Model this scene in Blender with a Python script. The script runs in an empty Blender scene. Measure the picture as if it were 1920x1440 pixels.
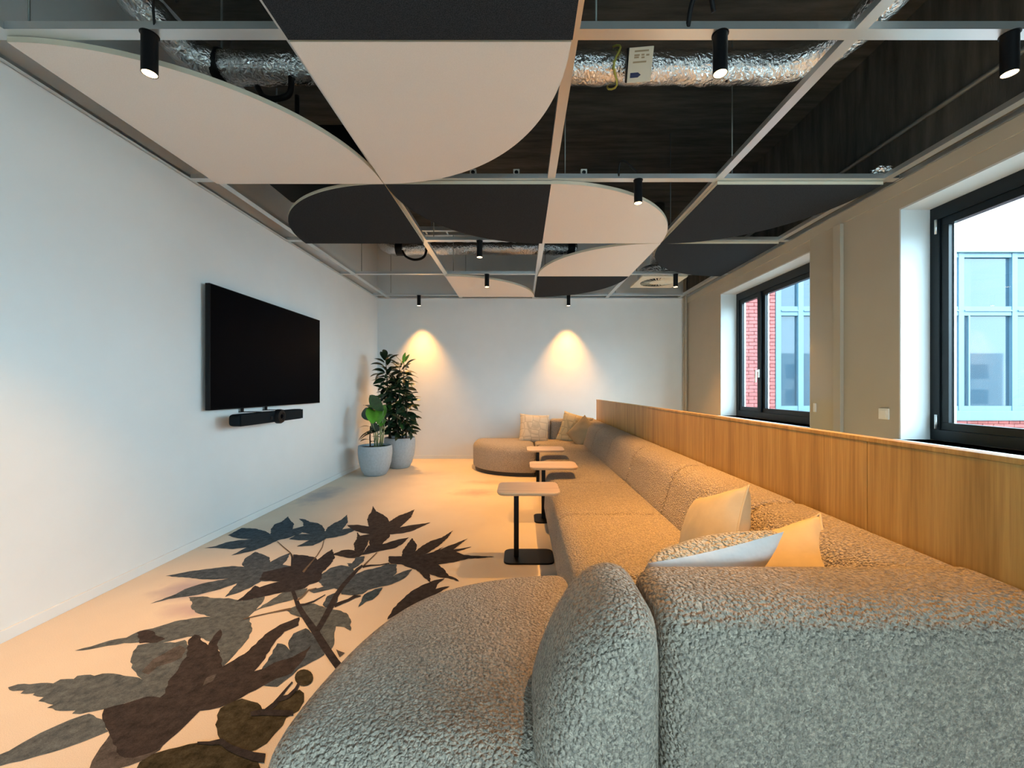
import bpy, bmesh, math, random
import numpy as np
from mathutils import Vector, Matrix, noise
from mathutils.geometry import tessellate_polygon, delaunay_2d_cdt

random.seed(7)
PI = math.pi
scene = bpy.context.scene
COL = scene.collection

# ------------------------------------------------------------------ camera, sky, exposure
F, CX, CY, CAMZ = 762.0, 976.0, 729.0, 1.162
cam_d = bpy.data.cameras.new('camera')
cam_d.sensor_width = 36.0
cam_d.lens = 36.0 * F / 1920.0
cam_d.shift_x = -(CX - 960.0) / 1920.0
cam_d.shift_y = (CY - 720.0) / 1920.0
cam_d.clip_start = 0.02
cam = bpy.data.objects.new('camera', cam_d)
cam.location = (0, 0, CAMZ)
cam.rotation_euler = (PI / 2, 0, 0)
COL.objects.link(cam)
scene.camera = cam

SKY_STRENGTH = 16.5
world = bpy.data.worlds.new('overcast_sky')
scene.world = world
world.use_nodes = True
bg = world.node_tree.nodes['Background']
bg.inputs[0].default_value = (0.62, 0.87, 1.0, 1)
bg.inputs[1].default_value = SKY_STRENGTH

SPOT_W = 188.0
SPOT_COL = (1.0, 0.46, 0.11)

scene.view_settings.view_transform = 'Standard'
scene.view_settings.look = 'None'
scene.view_settings.gamma = 1.0
scene.view_settings.use_curve_mapping = False
scene.view_settings.exposure = 0.35

# room constants
XL, XR, YB, YF = -2.38, 2.72, 6.757, -5.0        # left wall, right wall, far wall, wall behind camera
ZSLAB = 3.75
ZP = 2.634                                       # underside of the ceiling panels
WINDOWS = [(3.81, 5.53), (1.20, 2.92), (-1.41, 0.31), (-4.02, -2.30)]
WZ0, WZ1 = 0.80, 2.455
XG = 2.93                                        # plane of the window frames


def portal(y0, y1):
    ld = bpy.data.lights.new('window_portal', 'AREA')
    ld.shape = 'RECTANGLE'
    ld.size = WZ1 - WZ0
    ld.size_y = y1 - y0
    ld.cycles.is_portal = True
    o = bpy.data.objects.new('window_portal', ld)
    o.location = (XG + 0.10, (y0 + y1) / 2, (WZ0 + WZ1) / 2)
    o.rotation_euler = (0, PI / 2, 0)
    COL.objects.link(o)


for a, b in WINDOWS:
    portal(a, b)
REAR = (-0.35, 2.15, 0.80, 2.46)                 # glazed opening added to the unseen rear wall for cool daylight on the sofa
_ld = bpy.data.lights.new('window_portal', 'AREA')
_ld.shape = 'RECTANGLE'
_ld.size = REAR[1] - REAR[0]
_ld.size_y = REAR[3] - REAR[2]
_ld.cycles.is_portal = True
_o = bpy.data.objects.new('window_portal', _ld)
_o.location = ((REAR[0] + REAR[1]) / 2, YF - .15, (REAR[2] + REAR[3]) / 2)
_o.rotation_euler = (PI / 2, 0, 0)
COL.objects.link(_o)


# ------------------------------------------------------------------ materials
def new_mat(name):
    m = bpy.data.materials.new(name)
    m.use_nodes = True
    nt = m.node_tree
    return m, nt, nt.nodes['Principled BSDF']


def N(nt, kind, **kw):
    n = nt.nodes.new(kind)
    for k, v in kw.items():
        if isinstance(k, str) and hasattr(n, k):
            setattr(n, k, v)
    return n


def coords(nt, scale=(1, 1, 1), world_space=True):
    if world_space:
        g = nt.nodes.new('ShaderNodeNewGeometry')
        out = g.outputs['Position']
    else:
        g = nt.nodes.new('ShaderNodeTexCoord')
        out = g.outputs['Object']
    mp = nt.nodes.new('ShaderNodeMapping')
    mp.inputs['Scale'].default_value = scale
    nt.links.new(out, mp.inputs['Vector'])
    return mp.outputs['Vector']


def noise_tex(nt, vec, scale, detail=3, rough=0.5):
    n = nt.nodes.new('ShaderNodeTexNoise')
    n.inputs['Scale'].default_value = scale
    n.inputs['Detail'].default_value = detail
    n.inputs['Roughness'].default_value = rough
    nt.links.new(vec, n.inputs['Vector'])
    return n.outputs['Fac']


def ramp(nt, fac, stops):
    r = nt.nodes.new('ShaderNodeValToRGB')
    e = r.color_ramp.elements
    e[0].position, e[0].color = stops[0][0], (*stops[0][1], 1)
    e[1].position, e[1].color = stops[-1][0], (*stops[-1][1], 1)
    for p, c in stops[1:-1]:
        k = e.new(p)
        k.color = (*c, 1)
    nt.links.new(fac, r.inputs['Fac'])
    return r.outputs['Color']


def bump(nt, bsdf, height, strength, dist):
    b = nt.nodes.new('ShaderNodeBump')
    b.inputs['Strength'].default_value = strength
    b.inputs['Distance'].default_value = dist
    nt.links.new(height, b.inputs['Height'])
    nt.links.new(b.outputs['Normal'], bsdf.inputs['Normal'])
    return b


def simple(name, col, rough=0.5, metal=0.0, spec=0.5, var=0.0, vscale=30, bmp=0.0, bscale=80):
    m, nt, b = new_mat(name)
    b.inputs['Base Color'].default_value = (*col, 1)
    b.inputs['Roughness'].default_value = rough
    b.inputs['Metallic'].default_value = metal
    b.inputs['Specular IOR Level'].default_value = spec
    if var or bmp:
        v = coords(nt)
        if var:
            f = noise_tex(nt, v, vscale)
            lo = tuple(c * (1 - var) for c in col)
            hi = tuple(min(1, c * (1 + var)) for c in col)
            nt.links.new(ramp(nt, f, [(0.3, lo), (0.7, hi)]), b.inputs['Base Color'])
        if bmp:
            bump(nt, b, noise_tex(nt, v, bscale, 2), bmp, 0.004)
    return m


def mat_boucle(name, col, size=0.0065, strength=0.9, fleck=0.30):
    m, nt, b = new_mat(name)
    v = coords(nt)
    vo = nt.nodes.new('ShaderNodeTexVoronoi')
    vo.feature = 'SMOOTH_F1'
    vo.inputs['Scale'].default_value = 1.0 / (size * 1.15)
    vo.inputs['Smoothness'].default_value = 0.6
    n1 = nt.nodes.new('ShaderNodeTexNoise')
    n1.inputs['Scale'].default_value = 1.0 / (size * 1.4)
    n1.inputs['Detail'].default_value = 2
    nt.links.new(v, n1.inputs['Vector'])
    add = nt.nodes.new('ShaderNodeVectorMath')
    add.operation = 'MULTIPLY_ADD'
    nt.links.new(n1.outputs['Color'], add.inputs[0])
    add.inputs[1].default_value = (size * 1.6,) * 3
    nt.links.new(v, add.inputs[2])
    nt.links.new(add.outputs[0], vo.inputs['Vector'])
    inv = nt.nodes.new('ShaderNodeMath')
    inv.operation = 'MULTIPLY_ADD'
    nt.links.new(vo.outputs['Distance'], inv.inputs[0])
    inv.inputs[1].default_value = -1.0
    inv.inputs[2].default_value = 1.0
    mix = nt.nodes.new('ShaderNodeMath')
    mix.operation = 'ADD'
    nt.links.new(inv.outputs[0], mix.inputs[0])
    nt.links.new(n1.outputs['Fac'], mix.inputs[1])
    bump(nt, b, mix.outputs[0], strength, size * 2.4)
    # yarn flecks: two threads of slightly different colour
    nf = noise_tex(nt, v, 1.0 / (size * 1.1), 2)
    lo = tuple(c * (1 - fleck) for c in col)
    hi = tuple(c * (1 + fleck * 0.7) for c in col)
    nt.links.new(ramp(nt, nf, [(0.36, lo), (0.62, hi)]), b.inputs['Base Color'])
    b.inputs['Roughness'].default_value = 0.95
    b.inputs['Specular IOR Level'].default_value = 0.12
    b.inputs['Sheen Weight'].default_value = 0.15
    return m


def mat_wood(name, c0, c1, c2, axis='z', scale=1.0, rough=0.45):
    m, nt, b = new_mat(name)
    st = {'z': (9, 9, 0.55), 'y': (9, 0.6, 9), 'x': (0.6, 9, 9)}[axis]
    v = coords(nt, tuple(s * scale for s in st))
    n1 = noise_tex(nt, v, 1.6, 6, 0.6)
    col = ramp(nt, n1, [(0.28, c0), (0.48, c1), (0.72, c2)])
    st2 = {'z': (60, 60, 1.6), 'y': (60, 1.6, 60), 'x': (1.6, 60, 60)}[axis]
    v2 = coords(nt, tuple(s * scale for s in st2))
    n2 = noise_tex(nt, v2, 2.0, 4, 0.6)
    mx = nt.nodes.new('ShaderNodeMixRGB')
    mx.blend_type = 'MULTIPLY'
    mx.inputs[0].default_value = 0.55
    nt.links.new(col, mx.inputs[1])
    nt.links.new(ramp(nt, n2, [(0.35, (0.62, 0.55, 0.48)), (0.6, (1, 1, 1))]), mx.inputs[2])
    nt.links.new(mx.outputs[0], b.inputs['Base Color'])
    b.inputs['Roughness'].default_value = rough
    bump(nt, b, n2, 0.12, 0.002)
    return m


def mat_foil(name):
    m, nt, b = new_mat(name)
    v = coords(nt)
    vo = nt.nodes.new('ShaderNodeTexVoronoi')
    vo.feature = 'DISTANCE_TO_EDGE'
    vo.inputs['Scale'].default_value = 34
    n1 = nt.nodes.new('ShaderNodeTexNoise')
    n1.inputs['Scale'].default_value = 30
    n1.inputs['Detail'].default_value = 5
    nt.links.new(v, n1.inputs['Vector'])
    add = nt.nodes.new('ShaderNodeVectorMath')
    add.operation = 'MULTIPLY_ADD'
    nt.links.new(n1.outputs['Color'], add.inputs[0])
    add.inputs[1].default_value = (0.05,) * 3
    nt.links.new(v, add.inputs[2])
    nt.links.new(add.outputs[0], vo.inputs['Vector'])
    mix = nt.nodes.new('ShaderNodeMath')
    mix.operation = 'MULTIPLY_ADD'
    nt.links.new(vo.outputs['Distance'], mix.inputs[0])
    mix.inputs[1].default_value = 0.7
    nt.links.new(n1.outputs['Fac'], mix.inputs[2])
    bump(nt, b, mix.outputs[0], 0.6, 0.02)
    b.inputs['Base Color'].default_value = (0.86, 0.86, 0.87, 1)
    b.inputs['Metallic'].default_value = 1.0
    b.inputs['Roughness'].default_value = 0.2
    return m


def mat_glass(name, tint=(0.93, 0.97, 0.98)):
    m = bpy.data.materials.new(name)
    m.use_nodes = True
    nt = m.node_tree
    nt.nodes.clear()
    out = nt.nodes.new('ShaderNodeOutputMaterial')
    tr = nt.nodes.new('ShaderNodeBsdfTransparent')
    tr.inputs[0].default_value = (*tint, 1)
    gl = nt.nodes.new('ShaderNodeBsdfGlossy')
    gl.inputs['Roughness'].default_value = 0.01
    # Schlick reflectance of both faces of a thin pane, the same from either side
    ge = nt.nodes.new('ShaderNodeNewGeometry')
    dt = nt.nodes.new('ShaderNodeVectorMath')
    dt.operation = 'DOT_PRODUCT'
    nt.links.new(ge.outputs['Incoming'], dt.inputs[0])
    nt.links.new(ge.outputs['Normal'], dt.inputs[1])

    def mth(op, x, y):
        n = nt.nodes.new('ShaderNodeMath')
        n.operation = op
        for i, q in enumerate((x, y)):
            if q is None:
                continue
            if isinstance(q, (int, float)):
                n.inputs[i].default_value = q
            else:
                nt.links.new(q, n.inputs[i])
        return n.outputs[0]
    ab = mth('ABSOLUTE', dt.outputs['Value'], None)
    fr = mth('ADD', mth('MULTIPLY', mth('POWER', mth('SUBTRACT', 1.0, ab), 5.0), 0.94), 0.06)
    mx = nt.nodes.new('ShaderNodeMixShader')
    nt.links.new(fr, mx.inputs[0])
    nt.links.new(tr.outputs[0], mx.inputs[1])
    nt.links.new(gl.outputs[0], mx.inputs[2])
    nt.links.new(mx.outputs[0], out.inputs[0])
    return m


def mat_emit(name, col, s):
    m, nt, b = new_mat(name)
    b.inputs['Base Color'].default_value = (0.9, 0.85, 0.75, 1)
    b.inputs['Emission Color'].default_value = (*col, 1)
    b.inputs['Emission Strength'].default_value = s
    return m


def mat_felt(name, col, var=0.22, scale=260):
    m, nt, b = new_mat(name)
    v = coords(nt)
    f = noise_tex(nt, v, scale, 3, 0.7)
    lo = tuple(c * (1 - var) for c in col)
    hi = tuple(c * (1 + var) for c in col)
    nt.links.new(ramp(nt, f, [(0.35, lo), (0.65, hi)]), b.inputs['Base Color'])
    b.inputs['Roughness'].default_value = 0.95
    b.inputs['Specular IOR Level'].default_value = 0.1
    bump(nt, b, f, 0.25, 0.002)
    return m


def mat_carpet():
    m, nt, b = new_mat('beige_carpet')
    v = coords(nt)
    base = (0.72, 0.64, 0.53)
    n1 = noise_tex(nt, v, 420, 2)
    n2 = noise_tex(nt, v, 2.2, 3)
    c = ramp(nt, n1, [(0.3, tuple(x * 0.88 for x in base)), (0.7, tuple(min(1, x * 1.1) for x in base))])
    mx = nt.nodes.new('ShaderNodeMixRGB')
    mx.blend_type = 'MULTIPLY'
    mx.inputs[0].default_value = 0.35
    nt.links.new(c, mx.inputs[1])
    nt.links.new(ramp(nt, n2, [(0.35, (0.86, 0.84, 0.84)), (0.6, (1, 1, 1))]), mx.inputs[2])
    col = mx.outputs[0]
    # faint printed smudges of far-away leaves
    g = nt.nodes.new('ShaderNodeNewGeometry')
    for (x, y, rx, ry, cc, k) in [(-2.18, 4.45, .20, .45, (.42, .42, .43), .8), (-.50, 4.55, .34, .20, (.50, .36, .34), .55),
                                  (-1.92, 2.36, .22, .17, (.46, .40, .42), .9), (-.42, 5.05, .35, .16, (.52, .40, .34), .45),
                                  (-1.72, 2.14, .20, .10, (.52, .42, .42), .7), (0.02, 4.9, .3, .12, (.50, .38, .30), .4),
                                  (-1.25, 5.6, .4, .2, (.5, .46, .42), .35)]:
        mp = nt.nodes.new('ShaderNodeMapping')
        mp.vector_type = 'TEXTURE'
        mp.inputs['Location'].default_value = (x, y, 0)
        mp.inputs['Scale'].default_value = (rx, ry, 1)
        nt.links.new(g.outputs['Position'], mp.inputs['Vector'])
        nz = nt.nodes.new('ShaderNodeTexNoise')
        nz.inputs['Scale'].default_value = 9
        nt.links.new(g.outputs['Position'], nz.inputs['Vector'])
        ad = nt.nodes.new('ShaderNodeVectorMath')
        ad.operation = 'MULTIPLY_ADD'
        nt.links.new(nz.outputs['Color'], ad.inputs[0])
        ad.inputs[1].default_value = (.9, .9, 0)
        nt.links.new(mp.outputs['Vector'], ad.inputs[2])
        sub = nt.nodes.new('ShaderNodeVectorMath')
        sub.operation = 'SUBTRACT'
        nt.links.new(ad.outputs[0], sub.inputs[0])
        sub.inputs[1].default_value = (.45, .45, 0)
        gr = nt.nodes.new('ShaderNodeTexGradient')
        gr.gradient_type = 'SPHERICAL'
        nt.links.new(sub.outputs[0], gr.inputs['Vector'])
        mul = nt.nodes.new('ShaderNodeMath')
        mul.operation = 'MULTIPLY'
        mul.use_clamp = True
        nt.links.new(gr.outputs['Fac'], mul.inputs[0])
        mul.inputs[1].default_value = k * 1.6
        m2 = nt.nodes.new('ShaderNodeMixRGB')
        nt.links.new(mul.outputs[0], m2.inputs[0])
        nt.links.new(col, m2.inputs[1])
        m2.inputs[2].default_value = (*cc, 1)
        col = m2.outputs[0]
    nt.links.new(col, b.inputs['Base Color'])
    b.inputs['Roughness'].default_value = 0.95
    b.inputs['Specular IOR Level'].default_value = 0.1
    bump(nt, b, n1, 0.3, 0.003)
    return m


def mat_print(name, c0, c1):
    m, nt, b = new_mat(name)
    v = coords(nt, (1.0, 1.0, 1))
    n1 = noise_tex(nt, v, 26, 6, 0.7)
    n2 = noise_tex(nt, v, 380, 2)
    c = ramp(nt, n1, [(0.32, c0), (0.68, c1)])
    mx = nt.nodes.new('ShaderNodeMixRGB')
    mx.blend_type = 'MULTIPLY'
    mx.inputs[0].default_value = 0.7
    nt.links.new(c, mx.inputs[1])
    nt.links.new(ramp(nt, n2, [(0.3, (0.65, 0.65, 0.65)), (0.7, (1.25, 1.25, 1.25))]), mx.inputs[2])
    nt.links.new(mx.outputs[0], b.inputs['Base Color'])
    b.inputs['Roughness'].default_value = 0.95
    b.inputs['Specular IOR Level'].default_value = 0.1
    bump(nt, b, n2, 0.3, 0.003)
    return m


def mat_slab():
    m, nt, b = new_mat('dark_board_marked_concrete')
    v = coords(nt, (1.2, 9, 1))
    n1 = noise_tex(nt, v, 1.5, 6, 0.65)
    nt.links.new(ramp(nt, n1, [(0.3, (0.026, 0.027, 0.025)), (0.7, (0.10, 0.095, 0.082))]), b.inputs['Base Color'])
    b.inputs['Roughness'].default_value = 0.9
    bump(nt, b, n1, 0.4, 0.01)
    return m


def mat_quilt(name, col):
    m, nt, b = new_mat(name)
    v = coords(nt, world_space=False)
    vo = nt.nodes.new('ShaderNodeTexVoronoi')
    vo.feature = 'DISTANCE_TO_EDGE'
    vo.inputs['Scale'].default_value = 9
    vo.inputs['Randomness'].default_value = 0.35
    nt.links.new(v, vo.inputs['Vector'])
    nt.links.new(ramp(nt, vo.outputs['Distance'], [(0.02, tuple(c * .78 for c in col)), (0.06, col)]), b.inputs['Base Color'])
    r = nt.nodes.new('ShaderNodeMath')
    r.operation = 'MINIMUM'
    nt.links.new(vo.outputs['Distance'], r.inputs[0])
    r.inputs[1].default_value = 0.15
    bump(nt, b, r.outputs[0], 0.7, 0.03)
    b.inputs['Roughness'].default_value = 0.9
    return m


M = {}
M['wall'] = simple('off_white_paint', (0.745, 0.775, 0.78), 0.85, var=0.015, vscale=4, bmp=0.05, bscale=200)
M['wall_right'] = simple('greige_paint', (0.44, 0.39, 0.31), 0.85, var=0.02, vscale=4)
M['reveal'] = simple('white_reveal_paint', (0.60, 0.62, 0.62), 0.6)
M['slab'] = mat_slab()
M['carpet'] = mat_carpet()
M['boucle'] = mat_boucle('oatmeal_boucle', (0.56, 0.48, 0.385), 0.0068, 1.0, 0.28)
M['plinth'] = simple('black_plinth', (0.012, 0.012, 0.013), 0.5)
M['panel_wood'] = mat_wood('oak_veneer', (0.36, 0.195, 0.045), (0.52, 0.31, 0.082), (0.64, 0.41, 0.13), 'z')
M['table_wood'] = mat_wood('light_oak_tabletop', (0.55, 0.38, 0.22), (0.66, 0.48, 0.30), (0.72, 0.55, 0.36), 'x', 0.6, 0.4)
M['black'] = simple('black_powder_coat', (0.005, 0.005, 0.006), 0.45, spec=0.22)
M['screen'] = simple('black_screen_glass', (0.002, 0.002, 0.003), 0.45, spec=0.02)
M['charcoal'] = simple('charcoal_fabric_grille', (0.006, 0.010, 0.013), 0.75, spec=0.12)
M['felt_dark'] = mat_felt('charcoal_felt', (0.030, 0.036, 0.044), 0.55)
M['felt_light'] = mat_felt('blush_beige_felt', (0.83, 0.80, 0.765), 0.04)
M['edge'] = simple('cream_edge_band', (0.62, 0.56, 0.44), 0.8)
M['metal'] = simple('galvanised_steel', (0.72, 0.74, 0.74), 0.34, 0.85)
M['rod'] = simple('grey_threaded_steel', (0.25, 0.27, 0.26), 0.5, 0.6)
M['foil'] = mat_foil('aluminium_foil_wrap')
M['frame'] = simple('black_window_aluminium', (0.005, 0.009, 0.013), 0.35, spec=0.3)
M['glass'] = mat_glass('clear_window_glass')
M['white_plastic'] = simple('white_plastic', (0.78, 0.76, 0.70), 0.4)
M['cream_plastic'] = simple('cream_plastic', (0.70, 0.66, 0.54), 0.5)
M['blue_mark'] = simple('dark_blue_print', (0.010, 0.022, 0.10), 0.5)
M['tan_print'] = simple('faded_brown_print', (0.36, 0.28, 0.17), 0.6)
M['yellow'] = simple('yellow_strap', (0.55, 0.52, 0.10), 0.5)
M['lamp'] = mat_emit('warm_lamp_lens', (1.0, 0.66, 0.30), 14.0)
M['concrete_pot'] = simple('blue_grey_fibrestone', (0.38, 0.45, 0.50), 0.8, var=0.08, vscale=40, bmp=0.15, bscale=60)
M['soil'] = simple('brown_bark_mulch', (0.10, 0.055, 0.035), 0.95, var=0.5, vscale=90, bmp=0.8, bscale=90)
M['leaf_dark'] = simple('dark_green_leaf', (0.010, 0.030, 0.012), 0.35, var=0.35, vscale=14)
M['leaf_mid'] = simple('mid_green_leaf', (0.028, 0.085, 0.018), 0.35, var=0.3, vscale=14)
M['leaf_bright'] = simple('bright_green_leaf', (0.10, 0.30, 0.025), 0.35, var=0.25, vscale=10)
M['stem'] = simple('pale_green_stem', (0.22, 0.30, 0.14), 0.5)
M['bark'] = simple('brown_stem', (0.05, 0.035, 0.02), 0.8)
M['pillow_yellow'] = simple('pale_yellow_velvet', (0.66, 0.54, 0.33), 0.85, var=0.05, vscale=20, bmp=0.15, bscale=25)
M['pillow_white'] = simple('white_cotton', (0.90, 0.90, 0.89), 0.85, bmp=0.8, bscale=26)
M['teddy'] = mat_boucle('cream_teddy', (0.74, 0.66, 0.50), 0.008, 1.0, 0.12)
M['quilt_cream'] = mat_quilt('cream_quilted_fabric', (0.62, 0.52, 0.38))
M['quilt_sand'] = mat_quilt('sand_quilted_fabric', (0.60, 0.48, 0.28))
M['tan'] = simple('tan_linen', (0.36, 0.28, 0.17), 0.9, var=0.1, vscale=200)
M['brick'] = simple('red_brick', (0.21, 0.042, 0.038), 0.9, var=0.2, vscale=6)
M['mortar'] = simple('pinkish_mortar', (0.17, 0.095, 0.09), 0.95)
M['out_frame'] = simple('pale_blue_window_frame', (0.042, 0.088, 0.125), 0.5)
M['out_white'] = simple('white_facade_panel', (0.86, 0.85, 0.84), 0.7)
M['out_glass'] = simple('blue_reflective_glazing', (0.018, 0.036, 0.052), 0.03, 0.0, 0.32)
M['far_wall'] = simple('pale_grey_render', (0.50, 0.51, 0.51), 0.9, var=0.05, vscale=1)
M['far_pane'] = simple('dark_office_glass', (0.05, 0.08, 0.10), 0.1)
M['ground'] = simple('grey_paving', (0.16, 0.16, 0.15), 0.9, var=0.1, vscale=2)
PRINTS = {
    'blue': mat_print('slate_blue_leaf_print', (0.020, 0.036, 0.052), (0.075, 0.115, 0.15)),
    'slate': mat_print('slate_grey_leaf_print', (0.032, 0.044, 0.058), (0.105, 0.135, 0.165)),
    'grey': mat_print('mid_grey_leaf_print', (0.058, 0.072, 0.080), (0.15, 0.176, 0.188)),
    'brown': mat_print('dark_brown_leaf_print', (0.024, 0.021, 0.022), (0.066, 0.055, 0.053)),
    'greybrown': mat_print('grey_brown_leaf_print', (0.05, 0.045, 0.044), (0.13, 0.12, 0.115)),
    'olive': mat_print('dark_olive_leaf_print', (0.022, 0.020, 0.012), (0.085, 0.076, 0.048)),
    'dark': mat_print('near_black_leaf_print', (0.022, 0.020, 0.023), (0.055, 0.050, 0.054)),
    'stem': mat_print('thin_brown_stem_print', (0.10, 0.07, 0.05), (0.22, 0.17, 0.12)),
}


# ------------------------------------------------------------------ geometry helpers
class MB:
    """collects shapes of one part and links them as one mesh object"""

    def __init__(self):
        self.v, self.f = [], []

    def add(self, vs, fs):
        k = len(self.v)
        self.v += [tuple(p) for p in vs]
        self.f += [tuple(i + k for i in f) for f in fs]
        return self

    def box(self, x0, x1, y0, y1, z0, z1, bev=0.0):
        if bev <= 0:
            vs = [(x, y, z) for x in (x0, x1) for y in (y0, y1) for z in (z0, z1)]
            fs = [(0, 1, 3, 2), (4, 6, 7, 5), (0, 4, 5, 1), (2, 3, 7, 6), (0, 2, 6, 4), (1, 5, 7, 3)]
            return self.add(vs, fs)
        bm = bmesh.new()
        bmesh.ops.create_cube(bm, size=1)
        for v in bm.verts:
            v.co = ((x0 + x1) / 2 + v.co.x * (x1 - x0), (y0 + y1) / 2 + v.co.y * (y1 - y0), (z0 + z1) / 2 + v.co.z * (z1 - z0))
        bmesh.ops.bevel(bm, geom=bm.edges[:], offset=bev, segments=2, profile=0.7, affect='EDGES')
        bm.verts.index_update()
        self.add([v.co[:] for v in bm.verts], [[v.index for v in f.verts] for f in bm.faces])
        bm.free()
        return self

    def tube(self, pts, r, n=10, caps=True):
        pts = [Vector(p) for p in pts]
        rs = r if isinstance(r, (list, tuple)) else [r] * len(pts)
        vs, fs = [], []
        up = None
        for i, p in enumerate(pts):
            d = (pts[min(i + 1, len(pts) - 1)] - pts[max(i - 1, 0)]).normalized()
            if up is None:
                up = Vector((0, 0, 1)) if abs(d.z) < 0.9 else Vector((1, 0, 0))
            a = d.cross(up)
            a.normalize()
            bb = a.cross(d)
            up = bb
            for k in range(n):
                t = 2 * PI * k / n
                vs.append(p + (a * math.cos(t) + bb * math.sin(t)) * rs[i])
        for i in range(len(pts) - 1):
            for k in range(n):
                fs.append((i * n + k, i * n + (k + 1) % n, (i + 1) * n + (k + 1) % n, (i + 1) * n + k))
        if caps:
            fs.append(tuple(range(n))[::-1])
            fs.append(tuple((len(pts) - 1) * n + k for k in range(n)))
        return self.add(vs, fs)

    def lathe(self, prof, c=(0, 0, 0), n=40, cap0=True, cap1=True):
        vs, fs = [], []
        for r, z in prof:
            for k in range(n):
                t = 2 * PI * k / n
                vs.append((c[0] + r * math.cos(t), c[1] + r * math.sin(t), c[2] + z))
        for i in range(len(prof) - 1):
            for k in range(n):
                fs.append((i * n + k, i * n + (k + 1) % n, (i + 1) * n + (k + 1) % n, (i + 1) * n + k))
        if cap0:
            fs.append(tuple(range(n))[::-1])
        if cap1:
            fs.append(tuple((len(prof) - 1) * n + k for k in range(n)))
        return self.add(vs, fs)

    def build(self, name, mat, parent=None, smooth=False, loc=None, rot=None):
        me = bpy.data.meshes.new(name)
        me.from_pydata(self.v, [], self.f)
        me.update()
        bm = bmesh.new()
        bm.from_mesh(me)
        bmesh.ops.recalc_face_normals(bm, faces=bm.faces[:])
        bm.to_mesh(me)
        bm.free()
        if smooth:
            me.polygons.foreach_set('use_smooth', [True] * len(me.polygons))
            if smooth == 'auto':
                try:
                    me.set_sharp_from_angle(angle=math.radians(40))
                except Exception:
                    pass
        me.materials.append(mat)
        o = bpy.data.objects.new(name, me)
        COL.objects.link(o)
        if parent:
            o.parent = parent
        if loc:
            o.location = loc
        if rot:
            o.rotation_euler = rot
        return o


def tag(o, label=None, cat=None, group=None, kind=None):
    if label:
        o['label'] = label
    if cat:
        o['category'] = cat
    if group:
        o['group'] = group
    if kind:
        o['kind'] = kind
    return o


def empty(name, loc, label=None, cat=None, group=None, rot=(0, 0, 0)):
    o = bpy.data.objects.new(name, None)
    o.empty_display_size = 0.05
    o.location = loc
    o.rotation_euler = rot
    COL.objects.link(o)
    return tag(o, label, cat, group)


def struct(o):
    o['kind'] = 'structure'
    return o


def copy_tree(o, parent=None):
    c = o.copy()
    COL.objects.link(c)
    if parent:
        c.parent = parent
    for ch in list(o.children):
        copy_tree(ch, c)
    return c


def round_poly(pts, rad, seg=7):
    """closed polygon with corner radii -> list of points"""
    out = []
    n = len(pts)
    for i in range(n):
        p = Vector(pts[i]).to_2d()
        a = Vector(pts[i - 1]).to_2d() - p
        b = Vector(pts[(i + 1) % n]).to_2d() - p
        r = rad[i] if isinstance(rad, (list, tuple)) else rad
        if r <= 0:
            out.append(p)
            continue
        la, lb = a.length, b.length
        a.normalize()
        b.normalize()
        ang = a.angle(b)
        d = min(r / math.tan(ang / 2), la * 0.49, lb * 0.49)
        p0, p1 = p + a * d, p + b * d
        for k in range(seg + 1):
            t = k / seg
            out.append((1 - t) ** 2 * p0 + 2 * t * (1 - t) * p + t * t * p1)
    return [(q.x, q.y) for q in out]


def resample(pts, n):
    P = np.array(pts + [pts[0]], float)
    d = np.r_[0, np.cumsum(np.linalg.norm(np.diff(P, axis=0), axis=1))]
    t = np.linspace(0, d[-1], n, endpoint=False)
    return np.c_[np.interp(t, d, P[:, 0]), np.interp(t, d, P[:, 1])]


def smooth_closed(P, it=2):
    for _ in range(it):
        P = (np.roll(P, 1, 0) + 2 * P + np.roll(P, -1, 0)) / 4
    return P


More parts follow.
